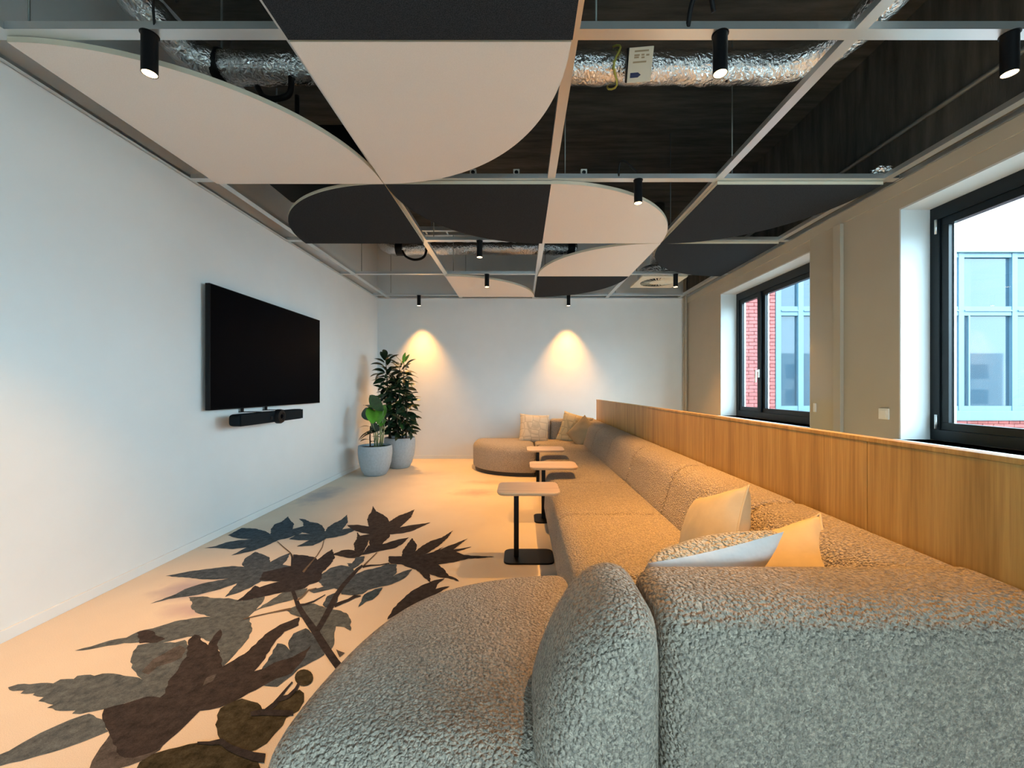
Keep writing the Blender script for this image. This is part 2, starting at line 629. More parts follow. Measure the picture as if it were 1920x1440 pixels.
def soft_prism(outline, w0, w1, rh, rv, axes, crown=0.0, n=120, rh0=None, rv0=None, seg=8, wob=0.0):
    """rounded cushion: outline (u,v) extruded along w from w0 to w1 with soft edges at both ends.
    axes maps (u,v,w) to xyz."""
    P = resample(outline, n)
    P = smooth_closed(P, 1)
    area = 0.5 * np.sum(P[:, 0] * np.roll(P[:, 1], -1) - np.roll(P[:, 0], -1) * P[:, 1])
    if area < 0:
        P = P[::-1]
    T = np.roll(P, -1, 0) - np.roll(P, 1, 0)
    T /= np.linalg.norm(T, axis=1)[:, None]
    NRM = np.c_[-T[:, 1], T[:, 0]]
    NRM = smooth_closed(NRM, 3)
    rh0 = rh if rh0 is None else rh0
    rv0 = rv if rv0 is None else rv0
    rings = []
    for k in range(seg + 1):
        a = PI / 2 * k / seg
        rings.append((rh0 * (1 - math.sin(a)), w0 + rv0 * (1 - math.cos(a))))
    for k in range(1, 4):
        rings.append((0.0, w0 + rv0 + (w1 - rv - w0 - rv0) * k / 4))
    for k in range(seg + 1):
        a = PI / 2 * k / seg
        rings.append((rh * (1 - math.cos(a)), w1 - rv * (1 - math.sin(a))))
    V, Fc = [], []

    def ring(Q, w):
        for q in Q:
            V.append(axes(q[0], q[1], w))

    def inset_to(ins):
        Q = P.copy()
        if ins <= 1e-6:
            return Q
        steps = max(1, int(math.ceil(ins / .006)))
        for _ in range(steps):
            t_ = np.roll(Q, -1, 0) - np.roll(Q, 1, 0)
            t_ /= np.maximum(np.linalg.norm(t_, axis=1), 1e-9)[:, None]
            nn = smooth_closed(np.c_[-t_[:, 1], t_[:, 0]], 3)
            Q = Q + nn * (ins / steps)
            Q = smooth_closed(Q, 1)
            if _ % 2 == 1:
                Q = resample([tuple(q) for q in Q], n)
        return Q
    for ins, w in rings:
        ring(inset_to(ins), w)
    nr = len(rings)
    # caps: shrink towards the centroid
    last = inset_to(rh)
    c = last.mean(0)
    for s in (0.85, 0.65, 0.42, 0.2):
        ring(c + (last - c) * s, w1 + crown * (1 - s * s))
    V.append(axes(c[0], c[1], w1 + crown))
    topc = len(V) - 1
    first = inset_to(rh0)
    c0 = first.mean(0)
    base0 = len(V)
    for s in (0.6, 0.25):
        ring(c0 + (first - c0) * s, w0)
    V.append(axes(c0[0], c0[1], w0))
    botc = len(V) - 1
    tot = nr + 4
    for i in range(tot - 1):
        for k in range(n):
            Fc.append((i * n + k, i * n + (k + 1) % n, (i + 1) * n + (k + 1) % n, (i + 1) * n + k))
    for k in range(n):
        Fc.append(((tot - 1) * n + k, (tot - 1) * n + (k + 1) % n, topc))
        Fc.append((base0 + k, k, (k + 1) % n, base0 + (k + 1) % n))
        Fc.append((base0 + n + k, base0 + k, base0 + (k + 1) % n, base0 + n + (k + 1) % n))
        Fc.append((base0 + n + k, base0 + n + (k + 1) % n, botc))
    if wob:
        V = [(x + wob * noise.noise((x * 5, y * 5, z * 5 + 3)), y + wob * noise.noise((x * 5 + 9, y * 5, z * 5)),
              z + wob * noise.noise((x * 5, y * 5 + 5, z * 5))) for x, y, z in V]
    m = MB()
    m.add(V, Fc)
    return m


AX_Z = lambda u, v, w: (u, v, w)            # outline in plan, extruded upwards
AX_Y = lambda u, v, w: (u, w, v)            # outline in XZ, extruded along Y
AX_X = lambda u, v, w: (w, u, v)            # outline in YZ, extruded along X


# ------------------------------------------------------------------ room shell
struct(MB().box(XL - .2, XR + .4, YF - .2, YB + .2, -0.12, 0.0).build('floor', M['carpet']))
FLOOR = bpy.data.objects['floor']
struct(MB().box(XL - .2, XR + .33, YF - .2, YB + .2, ZSLAB, ZSLAB + .2).build('ceiling', M['slab']))
struct(MB().box(XL - .2, XL, YF - .2, YB + .2, 0, ZSLAB).build('wall_left', M['wall']))
struct(MB().box(XL, XR + .33, YB, YB + .2, 0, ZSLAB).build('wall_back', M['wall']))
m = MB()
m.box(XL, XR + .33, YF - .2, YF, 0, REAR[2]).box(XL, XR + .33, YF - .2, YF, REAR[3], ZSLAB)
m.box(XL, REAR[0], YF - .2, YF, REAR[2], REAR[3]).box(REAR[1], XR + .33, YF - .2, YF, REAR[2], REAR[3])
struct(m.build('wall_front', M['wall']))
rw = struct(empty('window_5', (0, YF - .12, 0)))  # unseen window, added for the daylight it lets in
m = MB()
for k in range(3):
    x = REAR[0] + (REAR[1] - REAR[0] - .07) * k / 2
    m.box(x, x + .07, 0, .07, REAR[2], REAR[3])
m.box(REAR[0], REAR[1], 0, .07, REAR[2], REAR[2] + .07).box(REAR[0], REAR[1], 0, .07, REAR[3] - .07, REAR[3])
m.build('window_frame', M['frame'], rw)
MB().add([(REAR[0], .03, REAR[2]), (REAR[1], .03, REAR[2]), (REAR[1], .03, REAR[3]), (REAR[0], .03, REAR[3])], [(0, 1, 2, 3)]).build('pane', M['glass'], rw)
w = MB()
XO = XR + .33
edges = sorted(WINDOWS)
w.box(XR, XO, YF, YB, 0, WZ0)
w.box(XR, XO, YF, YB, WZ1, ZSLAB)
prev = YF
for a, b in edges:
    w.box(XR, XO, prev, a, WZ0, WZ1)
    prev = b
w.box(XR, XO, prev, YB, WZ0, WZ1)
struct(w.build('wall_right', M['wall_right']))

struct(MB().box(XL, XL + .014, YF, YB, 0, .056, .003).build('baseboard_left', M['wall']))
struct(MB().box(XL + .014, XR, YB - .014, YB, 0, .056, .003).build('baseboard_back', M['wall']))
struct(MB().box(XR - .014, XR, YF, YB - .014, 0, .056, .003).build('baseboard_right', M['wall_right']))

# wall angles carrying the ceiling grid, moulding on the right wall, pilaster and corner pipes
ZG0, ZG1 = ZP + .027, ZP + .060
m = MB()
m.box(XL, XL + .03, YF, YB, ZG0, ZG0 + .004).box(XL, XL + .004, YF, YB, ZG0, ZG0 + .035)
struct(m.build('trim_1', M['metal']))
m = MB()
m.box(XL + .03, XR, YB - .05, YB, ZG0, ZG0 + .004).box(XL + .03, XR, YB - .004, YB, ZG0, ZG0 + .035)
struct(m.build('trim_2', M['metal']))
m = MB()
m.box(XR - .02, XR, YF, YB - .05, ZG0 - .012, ZG0 - .004).box(XR - .006, XR, YF, YB - .05, ZG0 - .004, ZG0 + .03)
struct(m.build('trim_3', M['metal']))
struct(MB().box(XR - .012, XR, YF, YB, 2.555, ZG0 - .014, .003).build('trim_4', M['wall_right']))
struct(MB().box(XR - .015, XR, YF, YB - .05, ZG0 + .045, ZSLAB).build('shade_trim_7', M['slab']))  # added dark facing: its colour stands in for shade on the wall above the grid
glossy = simple('glossy_greige_lacquer', (0.44, 0.39, 0.31), 0.08)
m = MB()
m.box(XR - .012, XR, 3.50, 3.80, 0, 2.555).build('trim_5', glossy)
struct(bpy.data.objects['trim_5'])
struct(MB().box(XR - .03, XR, 3.42, 3.50, 0, 2.555, .004).build('trim_6', M['wall_right']))
for i, (x, y) in enumerate(((XR - .035, 6.60), (XR - .035, 6.66))):
    p = empty('heating_pipe', (x, y, 0), ('thin vertical riser pipe on the right wall, the nearer of two by the corner',
                                        'thin vertical riser pipe on the right wall, the one closest to the far corner')[i], 'pipe', 'riser pipes in the far right corner')
    MB().tube([(0, 0, 0), (0, 0, 3.70)], .016, 12).build('pipe_run', M['wall_right'], p, True)
    MB().tube([(0, 0, 2.02), (0, 0, 2.06)], .021, 12).build('pipe_clip', M['wall_right'], p, 'auto')


# ------------------------------------------------------------------ windows
def window(idx, y0, y1, mull, hinges=(), handle=None):
    root = struct(empty('window_%d' % idx, (0, 0, 0)))
    f = MB()
    x0, x1 = XG, XG + .07
    FR = .075
    f.box(x0, x1, y0, y1, WZ0, WZ0 + FR, .004).box(x0, x1, y0, y1, WZ1 - FR - .03, WZ1, .004)
    f.box(x0, x1, y0, y0 + FR, WZ0 + FR, WZ1 - FR - .03, .004).box(x0, x1, y1 - FR, y1, WZ0 + FR, WZ1 - FR - .03, .004)
    f.box(x0 - .012, x1, mull - .028, mull + .028, WZ0 + FR, WZ1 - FR - .03, .004)
    f.build('window_frame', M['frame'], root)
    zlo, zhi = WZ0 + FR, WZ1 - FR - .03
    for a, b in ((y0 + FR, mull - .028), (mull + .028, y1 - FR)):
        s = MB()
        SW = .052
        xs0, xs1 = x0 + .012, x1 - .01
        s.box(xs0, xs1, a, b, zlo, zlo + SW, .003).box(xs0, xs1, a, b, zhi - SW, zhi, .003)
        s.box(xs0, xs1, a, a + SW, zlo + SW, zhi - SW, .003).box(xs0, xs1, b - SW, b, zlo + SW, zhi - SW, .003)
        sash = s.build('sash', M['frame'], root)
        xg = x0 + .04
        MB().add([(xg, a + SW, zlo + SW), (xg, b - SW, zlo + SW), (xg, b - SW, zhi - SW), (xg, a + SW, zhi - SW)], [(0, 1, 2, 3)]).build('pane', M['glass'], sash)
        g = MB()
        for (p, q, r, t) in ((a + SW, a + SW + .008, zlo + SW, zhi - SW), (b - SW - .008, b - SW, zlo + SW, zhi - SW)):
            g.box(x0 + .043, x1 - .012, p, q, r, t)
        g.build('spacer_bar', M['metal'], sash)
    for (yy, zz) in hinges:
        MB().tube([(x0 - .008, yy, zz - .05), (x0 - .008, yy, zz + .05)], .008, 8).build('hinge', M['metal'], root, True)
    if handle:
        h = MB()
        h.box(x0 - .028, x0 - .012, handle - .014, handle + .014, 1.30, 1.40, .004)
        h.box(x0 - .062, x0 - .026, handle - .009, handle + .009, 1.37, 1.39, .004)
        h.box(x0 - .062, x0 - .046, handle - .010, handle + .010, 1.24, 1.39, .004)
        h.build('window_handle', M['white_plastic'], root)
    # plastered reveal and sill board
    r = MB()
    r.box(XR, XG, y0 - .0, y0 + .012, WZ0, WZ1).box(XR, XG, y1 - .012, y1, WZ0, WZ1).box(XR, XG, y0 + .012, y1 - .012, WZ1 - .012, WZ1)
    r.build('reveal', M['reveal'], root)
    MB().box(XR - .035, XG, y0 - .02, y1 + .02, WZ0 - .032, WZ0 + .0, .006).build('window_sill', M['reveal'], root)
    return root


window(1, *WINDOWS[0], 4.97, handle=4.97)
window(2, *WINDOWS[1], 1.72, hinges=((2.86, 2.30), (2.86, .93)))
window(3, *WINDOWS[2], -.25)
window(4, *WINDOWS[3], -2.86)

# ------------------------------------------------------------------ outside: wing with blue glazing, brick pier, buildings seen in its glass
YW = 8.5
wing = empty('office_wing', (0, YW, 0), 'red brick and pale blue glazed wing seen through both windows', 'building')
BP = lambda px: (px - CX) * YW / F
ZPX = lambda py: CAMZ - (py - CY) * YW / F
m = MB().box(3.1, 30, .25, .6, -4, ZPX(470)).build('core_wall', M['far_wall'], wing)
MB().box(3.1, BP(1452), .03, .25, -4, ZPX(470)).build('pier_core', M['mortar'], wing)
MB().box(BP(1452), 30, .03, .25, -4, ZPX(790)).build('parapet_core', M['mortar'], wing)
bmesh_brick = MB().box(-.105, .105, -.05, .03, -.0325, .0325, .004)
b0 = bmesh_brick.build('brick', M['brick'], wing)
first = True


def put_brick(o_src, x, z, y=0.01):
    global first
    if first:
        o = o_src
        first = False
    else:
        o = o_src.copy()
        COL.objects.link(o)
    o.location = (x, y + random.uniform(-.004, .004), z)
    return o


nb = 0
zz = .52
row = 0
while zz < 3.75 and nb < 230:
    xx = BP(1451) - .105
    if row % 2:
        hb = put_brick(b0, BP(1451) - .0515, zz)
        hb.scale.x = .485
        xx = BP(1451) - .103 - .0095 - .105
        nb += 1
    while xx > BP(1400) - .1 and nb < 230:
        put_brick(b0, xx, zz)
        nb += 1
        xx -= .22
    zz += .075
    row += 1
row = 0
for zz in (ZPX(788) - .036, ZPX(788) - .111, ZPX(788) - .186):
    xx = BP(1760) + (.11 if row % 2 else 0)
    while xx < BP(1925) + .2 and nb < 296:
        put_brick(b0, xx, zz)
        nb += 1
        xx += .22
    row += 1
# the glazing: frames and panes bay by bay
zt, zm, zb = ZPX(475), ZPX(583), ZPX(770)
xv = [BP(1452) + k * (BP(1900) - BP(1500)) / 4 + (BP(1500) - BP(1452)) - (BP(1900) - BP(1500)) / 4 for k in range(0, 16)]
xv = [BP(1458)] + [x for x in xv if x > BP(1475)]
for i in range(len(xv) - 1):
    a, b = xv[i], xv[i + 1]
    fr = MB()
    fr.box(a - .055, a + .055, -.03, .08, zb, zt)
    fr.box(a + .055, b - .055, -.02, .07, zm - .10, zm + .09).box(a + .055, b - .055, -.05, -.02, zm - .015, zm + .01)
    fr.box(a + .055, b - .055, -.02, .07, zt - .09, zt).box(a + .055, b - .055, -.02, .07, zb, zb + .10)
    if i % 2 == 0 and i > 0:
        fr.box(a + .16, a + .19, -.02, .05, zb + .1, zm - .1)
    f = fr.build('glazing_frame', M['out_frame'], wing)
    MB().box(a + .055, b - .055, .03, .045, zm + .09, zt - .09).build('pane', M['out_glass'], f)
    MB().box(a + .055, b - .055, .03, .045, zb + .10, zm - .10).build('pane', M['out_glass'], f)
MB().box(BP(1452), 30, -.10, .25, ZPX(788), zb, .01).build('glazing_sill', M['out_frame'], wing)
for k in range(8):
    x = BP(1452) - 2.19 + k * 2.9
    MB().box(x + .008, x + 2.892, -.06, .3, zt + .03, zt + 3.6).build('facade_panel', M['out_white'], wing)
MB().box(3.1, 30, -.08, .1, zt, zt + .03).build('drip_edge', M['out_frame'], wing)

off = empty('office_block', (0, -20, 0), 'pale office block mirrored in the blue glazing of the wing', 'building')
MB().box(4, 44, -8, 0, -4, 4.4).build('block_wall', M['far_wall'], off)
for fl in range(2):
    for k in range(16):
        MB().box(5 + k * 2.4, 6.6 + k * 2.4, -.02, .04, -.2 + fl * 2.3, 1.1 + fl * 2.3).build('window', M['far_pane'], off)
struct(MB().box(-20, 60, -40, 60, -4.2, -4.0).build('courtyard_ground', M['ground']))

# ------------------------------------------------------------------ ceiling grid
GX = [-2.18, -.98, .22, 1.42, 2.62]
GY = [-4.28, -3.08, -1.88, -.68, .52, 1.72, 2.92, 4.12, 5.32, 6.52]
grid = empty('ceiling_grid', (.22, 1.72, ZG0), 'open grid of galvanised steel profiles hung across the room', 'ceiling grid')
grid_off = Vector(grid.location)
W2 = .027


def gbox(name, x0, x1, y0, y1, z0, z1, mat=M['metal']):
    g = MB()
    o = grid_off
    # channel: flat bottom, two thin sides with returned lips
    g.box(x0 - o.x, x1 - o.x, y0 - o.y, y1 - o.y, z0 - o.z, z0 + .004 - o.z)
    if x1 - x0 < y1 - y0:
        g.box(x0 - o.x, x0 + .003 - o.x, y0 - o.y, y1 - o.y, z0 + .004 - o.z, z1 - o.z)
        g.box(x1 - .003 - o.x, x1 - o.x, y0 - o.y, y1 - o.y, z0 + .004 - o.z, z1 - o.z)
    else:
        g.box(x0 - o.x, x1 - o.x, y0 - o.y, y0 + .003 - o.y, z0 + .004 - o.z, z1 - o.z)
        g.box(x0 - o.x, x1 - o.x, y1 - .003 - o.y, y1 - o.y, z0 + .004 - o.z, z1 - o.z)
    return g.build(name, mat, grid)


for x in GX:
    gbox('main_bar', x - W2, x + W2, YF + .05, YB - .06, ZG0, ZG1)
xs = [XL + .03] + GX + [XR - .02]
for y in GY:
    for i in range(len(xs) - 1):
        a = xs[i] + (W2 if i > 0 else 0)
        b = xs[i + 1] - (W2 if i < len(xs) - 2 else 0)
        gbox('cross_bar', a, b, y - W2, y + W2, ZG0, ZG1)
for x in GX[:4]:
    for y in GY[4:]:
        for dx in (0.10,):
            MB().tube([(x + dx - grid_off.x, y - grid_off.y, .004), (x + dx - grid_off.x, y - grid_off.y, ZSLAB - ZG0)], .0045, 6).build('hanger_rod', M['rod'], grid, True)


# ------------------------------------------------------------------ felt panels
def quarter(cx, cy, sx, sy, r=1.195, n=40):
    pts = [(cx, cy)]
    for k in range(n + 1):
        t = PI / 2 * k / n
        pts.append((cx + sx * r * math.cos(t), cy + sy * r * math.sin(t)))
    return pts


def felt_panel(pts, mat, label):
    cxm = sum(p[0] for p in pts) / len(pts)
    cym = sum(p[1] for p in pts) / len(pts)
    root = empty('acoustic_panel', (cxm, cym, ZP), label, 'ceiling panel', 'felt panels in the ceiling grid')
    n = len(pts)
    P = [(x - cxm, y - cym) for x, y in pts]
    tri = tessellate_polygon([[Vector((x, y, 0)) for x, y in P]])
    g = MB()
    for z in (0.0, .0255):
        g.add([(x, y, z) for x, y in P], [tuple(t) for t in tri])
    g.build('felt_face', mat, root)
    e = MB()
    e.add([(x, y, .0004) for x, y in P] + [(x, y, .0251) for x, y in P],
          [(i, (i + 1) % n, n + (i + 1) % n, n + i) for i in range(n)])
    e.build('edge_band', M['edge'], root, 'auto')
    return root


L, D = M['felt_light'], M['felt_dark']
PANELS = [
    ([(-.98, -.65), (.22, -.65), (.22, 1.715), (-.98, 1.715)], D, 'charcoal felt panel with straight edges directly overhead, cut by the top of the photo'),
    (quarter(-2.18, 2.92, 1, -1), L, 'long blush beige quarter round panel hanging above the left wall and the television'),
    (quarter(-.98, 1.725, 1, 1), L, 'largest blush beige quarter round panel, in the middle behind the overhead charcoal panel'),
    (quarter(-.98, 4.12, -1, -1), D, 'charcoal panel with rounded left end beside the left wall'),
    (quarter(.22, 2.925, -1, 1), D, 'charcoal panel with a hollow curved lower edge, left of the round-nosed beige one'),
    (quarter(.22, 4.115, 1, -1), L, 'blush beige panel with a round right nose in the centre of the ceiling'),
    (quarter(1.42, 2.93, 1, 1), D, 'large charcoal panel beside the right wall and its moulding'),
    (quarter(1.42, 5.315, -1, -1), L, 'blush beige panel with a swooping left edge behind the round-nosed one'),
    (quarter(2.62, 4.125, -1, 1), D, 'charcoal panel by the right wall just in front of the square air diffuser'),
    (quarter(-.98, 6.515, 1, -1), L, 'small far blush beige panel beside the back wall'),
    (quarter(.22, 5.325, 1, 1), D, 'small far charcoal panel between two beige panels near the back wall'),
]
for p, mt, lb in PANELS:
    felt_panel(p, mt, lb)

# ------------------------------------------------------------------ downlights
SPOTS = [
    (-1.57, 1.72, 'black tube downlight above the left end of the long beige panel, nearest on the left'),
    (.845, 1.72, 'black tube downlight in front of the foil duct, nearest in the middle'),
    (2.07, 1.72, 'black tube downlight at the right edge of the photo, above the big window'),
    (.845, 2.92, 'black tube downlight against the round-nosed beige panel'),
    (-.415, 4.12, 'black tube downlight in front of the far foil duct'),
    (-.44, 5.32, 'black tube downlight in front of the small far beige panel'),
    (2.03, 5.32, 'black tube downlight in front of the square air diffuser'),
    (-1.63, 6.52, 'black tube downlight close to the back wall, left one, over the plants'),
    (.77, 6.52, 'black tube downlight close to the back wall, right one, over the far sofa end'),
]


def make_spot():
    r = empty('downlight', (0, 0, ZG0 - .0005), None, 'lamp', 'black tube downlights on the ceiling grid')
    MB().lathe([(.0, -.002), (.029, -.002), (.029, -.166), (.0265, -.166), (.0255, -.150), (0, -.150)], n=28, cap0=False, cap1=False).build('housing', M['black'], r, 'auto')
    MB().lathe([(.0, -.002), (.034, -.002), (.034, 0), (0, 0)], n=24, cap0=False, cap1=False).build('canopy', M['black'], r, 'auto')
    MB().lathe([(.0, -.158), (.016, -.158), (.0255, -.163), (.0255, -.1645), (0, -.1600)], n=24, cap0=False, cap1=False).build('lamp_lens', M['lamp'], r, 'auto')
    ld = bpy.data.lights.new('downlight_beam', 'SPOT')
    ld.energy = SPOT_W
    ld.color = SPOT_COL
    ld.spot_size = math.radians(74)
    ld.spot_blend = 1.0
    ld.shadow_soft_size = 0.022
    lo = bpy.data.objects.new('beam', ld)
    lo.location = (0, 0, -.19)
    COL.objects.link(lo)
    lo.parent = r
    return r


proto = make_spot()
for i, (x, y, lb) in enumerate(SPOTS):
    o = proto if i == 0 else copy_tree(proto)
    o.location = (x, y, ZG0 - .0005)
    o['label'] = lb

# ------------------------------------------------------------------ plenum: ducts, sockets, cables
def arc(c, r, a0, a1, n, plane='xy'):
    out = []
    for k in range(n + 1):
        t = a0 + (a1 - a0) * k / n
        d = (math.cos(t) * r, math.sin(t) * r)
        out.append({'xy': (c[0] + d[0], c[1] + d[1], c[2]), 'xz': (c[0] + d[0], c[1], c[2] + d[1]), 'yz': (c[0], c[1] + d[0], c[2] + d[1])}[plane])
    return out


def wrap_duct(pts, r, n=22):
    """foil wrap: resampled tube with dents and ridges"""
    P = [Vector(p) for p in pts]
    fine = []
    for a, b in zip(P[:-1], P[1:]):
        k = max(1, int((b - a).length / .03))
        fine += [a.lerp(b, i / k) for i in range(k)]
    fine.append(P[-1])
    m = MB().tube(fine, r, n)
    m.v = [tuple(Vector(v) + Vector((noise.noise(Vector(v) * 14), noise.noise(Vector(v) * 14 + Vector((7, 0, 0))),
                                     noise.noise(Vector(v) * 14 + Vector((0, 9, 0))))) * .012) for v in m.v]
    return m


ZD, YD = 3.16, 2.53
d1 = empty('foil_duct', (0, YD, ZD), 'foil wrapped air duct crossing the near ceiling behind the first steel profile', 'duct')
pts = [(-2.1, -.55, .30), (-2.1, -.30, .12), (-2.0, -.08, .02), (-1.86, 0, 0), (1.55, 0, 0)] + arc((1.55, -.32, 0), .32, PI / 2, 0, 6)[1:] + [(1.87, -3.2, 0)]
wrap_duct(pts, .092).build('foil_wrap', M['foil'], d1, True)
for x in (-1.86, -.9):
    MB().lathe([(.099, -.028), (.103, -.02), (.103, .02), (.099, .028)], n=28, cap0=False, cap1=False).build('duct_band', M['black'], d1, True, (x, 0, 0), (0, PI / 2, 0))
    MB().tube([(x, 0, .10), (x, 0, ZSLAB - ZD)], .006, 6).build('hanger', M['rod'], d1)
yst = MB().tube([(.58 + .02 * math.sin(3 * t), .108 * math.cos(t), .108 * math.sin(t)) for t in [PI * .6 + k * PI * 1.25 / 14 for k in range(15)]], .006, 6)
yst.build('strap', M['yellow'], d1, True)

d2 = empty('foil_duct', (0, 5.8, ZD), 'foil wrapped air duct crossing the far ceiling near the back wall', 'duct')
pts = [(-2.0, .75, .22), (-2.05, .45, .20), (-2.0, .22, .12), (-1.86, .06, .03), (-1.7, 0, 0), (.80, 0, 0)]
wrap_duct(pts, .086).build('foil_wrap', M['foil'], d2, True)
for x in (-1.72, .72):
    MB().lathe([(.093, -.05), (.098, -.04), (.098, .04), (.093, .05)], n=28, cap0=False, cap1=False).build('duct_band', M['black'], d2, True, (x, 0, 0), (0, PI / 2, 0))
for x in (-1.25, -.3, .35):
    MB().lathe([(.088, -.010), (.091, 0), (.088, .010)], n=28, cap0=False, cap1=False).build('duct_band', M['foil'], d2, True, (x, 0, 0), (0, PI / 2, 0))


def cable(name, pts, r, label, cat='cable', mat='black', group=None):
    # smooth through points
    P = [Vector(p) for p in pts]
    out = []
    n = len(P)
    for i in range(n - 1):
        p0, p1, p2, p3 = P[max(i - 1, 0)], P[i], P[i + 1], P[min(i + 2, n - 1)]
        for k in range(6):
            t = k / 6
            out.append(.5 * ((2 * p1) + (-p0 + p2) * t + (2 * p0 - 5 * p1 + 4 * p2 - p3) * t * t + (-p0 + 3 * p1 - 3 * p2 + p3) * t ** 3))
    out.append(P[-1])
    o = MB().tube(out, r, 8).build(name, M[mat], None, True)
    return tag(o, label, cat, group)


cable('drain_hose', [(-1.66, 5.72, ZD - .06), (-1.60, 5.68, ZD - .15), (-1.48, 5.66, ZD - .20), (-1.36, 5.66, ZD - .17), (-1.32, 5.70, ZD - .05), (-1.32, 5.8, ZD + .3)], .017, 'black hose looping under the far foil duct', 'hose')
cable('drain_hose', [(-1.62, 2.50, 3.02), (-1.58, 2.50, 2.96), (-1.50, 2.50, 2.945), (-1.42, 2.50, 2.98), (-1.41, 2.50, 3.10)], .018, 'black hose loop below the near foil duct', 'hose')
cable('drain_hose', [(-1.44, 2.62, 3.05), (-1.44, 2.62, 2.9), (-1.44, 2.62, 2.78)], .014, 'short black pipe dropping beside the near duct hose', 'hose')
ZT = ZG1
cable('lamp_cable', [(-1.53, 1.70, ZT - .02), (-1.50, 1.66, ZT + .05), (-1.45, 1.63, ZT + .07), (-1.40, 1.62, ZT + .05), (-1.37, 1.62, ZT + .01)], .005, 'thin black lead looped above the leftmost downlight', group='lamp leads')
cable('lamp_cable', [(.70, 1.70, ZT - .02), (.70, 1.66, ZT + .04), (.72, 1.63, ZT + .075), (.75, 1.62, ZT + .06), (.78, 1.64, ZT - .01)], .010, 'thick black lead bent over the first profile above the duct', group='lamp leads')
cable('lamp_cable', [(.70, 2.90, ZT - .02), (.70, 2.86, ZT + .06), (.74, 2.84, ZT + .05), (.82, 2.86, ZT - .01)], .007, 'black lead bent over the second profile by the white sockets', group='lamp leads')
for i, x in enumerate((-.345, -.03, .46)):
    s = empty('socket', (x, 2.945, ZG1), ('white socket outlet on the second profile, leftmost of three, half behind the big beige panel',
                                        'white socket outlet on the second profile, the middle of three',
                                        'white socket outlet on the second profile, rightmost, beside the main bar')[i], 'socket', 'white sockets lying on the grid')
    MB().box(-.023, .023, 0, .04, 0, .062, .004).build('socket_box', M['white_plastic'], s)
    MB().tube([(0, -.001, .038), (0, .004, .038)], .014, 14).build('socket_hole', M['black'], s)
    MB().tube([(0, -.004, .032), (0, -.03, .020), (.0, -.035, .0)], .006, 8).build('plug_lead', M['black'], s)

# duct control box with its label
cb = empty('duct_controller', (.70, 2.40, 3.075), 'cream controller box with a blue arrow on the near foil duct', 'control box', rot=(math.radians(40), 0, math.radians(-6)))
MB().box(-.073, .073, -.012, .05, -.082, .082, .006).build('box_body', M['black'], cb)
MB().box(-.066, .072, -.022, -.011, -.082, .082, .004).build('cover', M['cream_plastic'], cb)
ar = MB()
ar.add([(-.050, -.0235, -.058), (-.005, -.0235, -.058), (.012, -.0235, -.046), (-.005, -.0235, -.034), (-.050, -.0235, -.034)], [(0, 1, 2, 3, 4)])
ar.build('arrow_mark', M['blue_mark'], cb)
tx = MB()
for (x0, x1, z) in ((-.035, .045, .064), (-.035, -.005, .046), (.005, .022, .046), (.032, .05, .044), (-.035, -.008, .036), (.006, .024, .034), (-.04, .036, .014)):
    tx.add([(x0, -.0235, z - .004), (x1, -.0235, z - .004), (x1, -.0235, z + .004), (x0, -.0235, z + .004)], [(0, 1, 2, 3)])
tx.build('print_lines', M['tan_print'], cb)

# conduit and box on the right wall above the grid, fan-coil on the left, rails far back
tag(MB().tube([(XR - .034, -1.0, 2.97), (XR - .034, 5.2, 2.97)], .016, 10).build('wall_conduit', M['rod'], None, True), 'dark conduit running along the right wall above the grid', 'conduit')
jb = tag(MB().box(XR - .07, XR - .015, 3.42, 3.55, 2.72, 2.86, .006).build('junction_box', M['black']), 'small black junction box on the right wall above the grid', 'junction box')
fc = empty('fan_coil', (-1.7, 3.5, 2.91), 'black fan coil unit hidden above the rounded charcoal panel', 'fan coil')
MB().box(-.45, .5, -.32, .32, 0, .32, .01).build('casing', M['black'], fc)
for sx in (-.4, .45):
    MB().tube([(sx, 0, .32), (sx, 0, ZSLAB - 2.91)], .006, 6).build('hanger', M['rod'], fc)
ct = empty('cable_tray', (-.7, 5.15, 3.17), 'pale twin rail cable tray high above the hollow charcoal panel', 'cable tray')
for dy in (0, .16):
    MB().box(-.9, .9, dy, dy + .05, 0, .05).build('tray_rail', M['metal'], ct)
for k in range(7):
    MB().box(-.8 + k * .27, -.78 + k * .27, .05, .16, .01, .025).build('tray_rung', M['metal'], ct)
for sx in (-.45, -.2, .5):
    MB().tube([(sx, .1, .05), (sx, .1, ZSLAB - 3.17)], .006, 6).build('hanger', M['rod'], ct)
bmf = bmesh.new()
bmesh.ops.create_icosphere(bmf, subdivisions=3, radius=.05)
for v in bmf.verts:
    v.co += v.co.normalized() * .018 * noise.noise(v.co * 60)
    v.co.x *= 1.3
    v.co.z *= .6
bmf.verts.index_update()
g = MB().add([v.co[:] for v in bmf.verts], [[v.index for v in f.verts] for f in bmf.faces])
bmf.free()
tag(g.build('crumpled_foil', M['foil'], None, False, (2.60, 2.925, ZG1 + .034)), 'crumpled bit of foil on the end of the second profile by the right wall', 'foil')

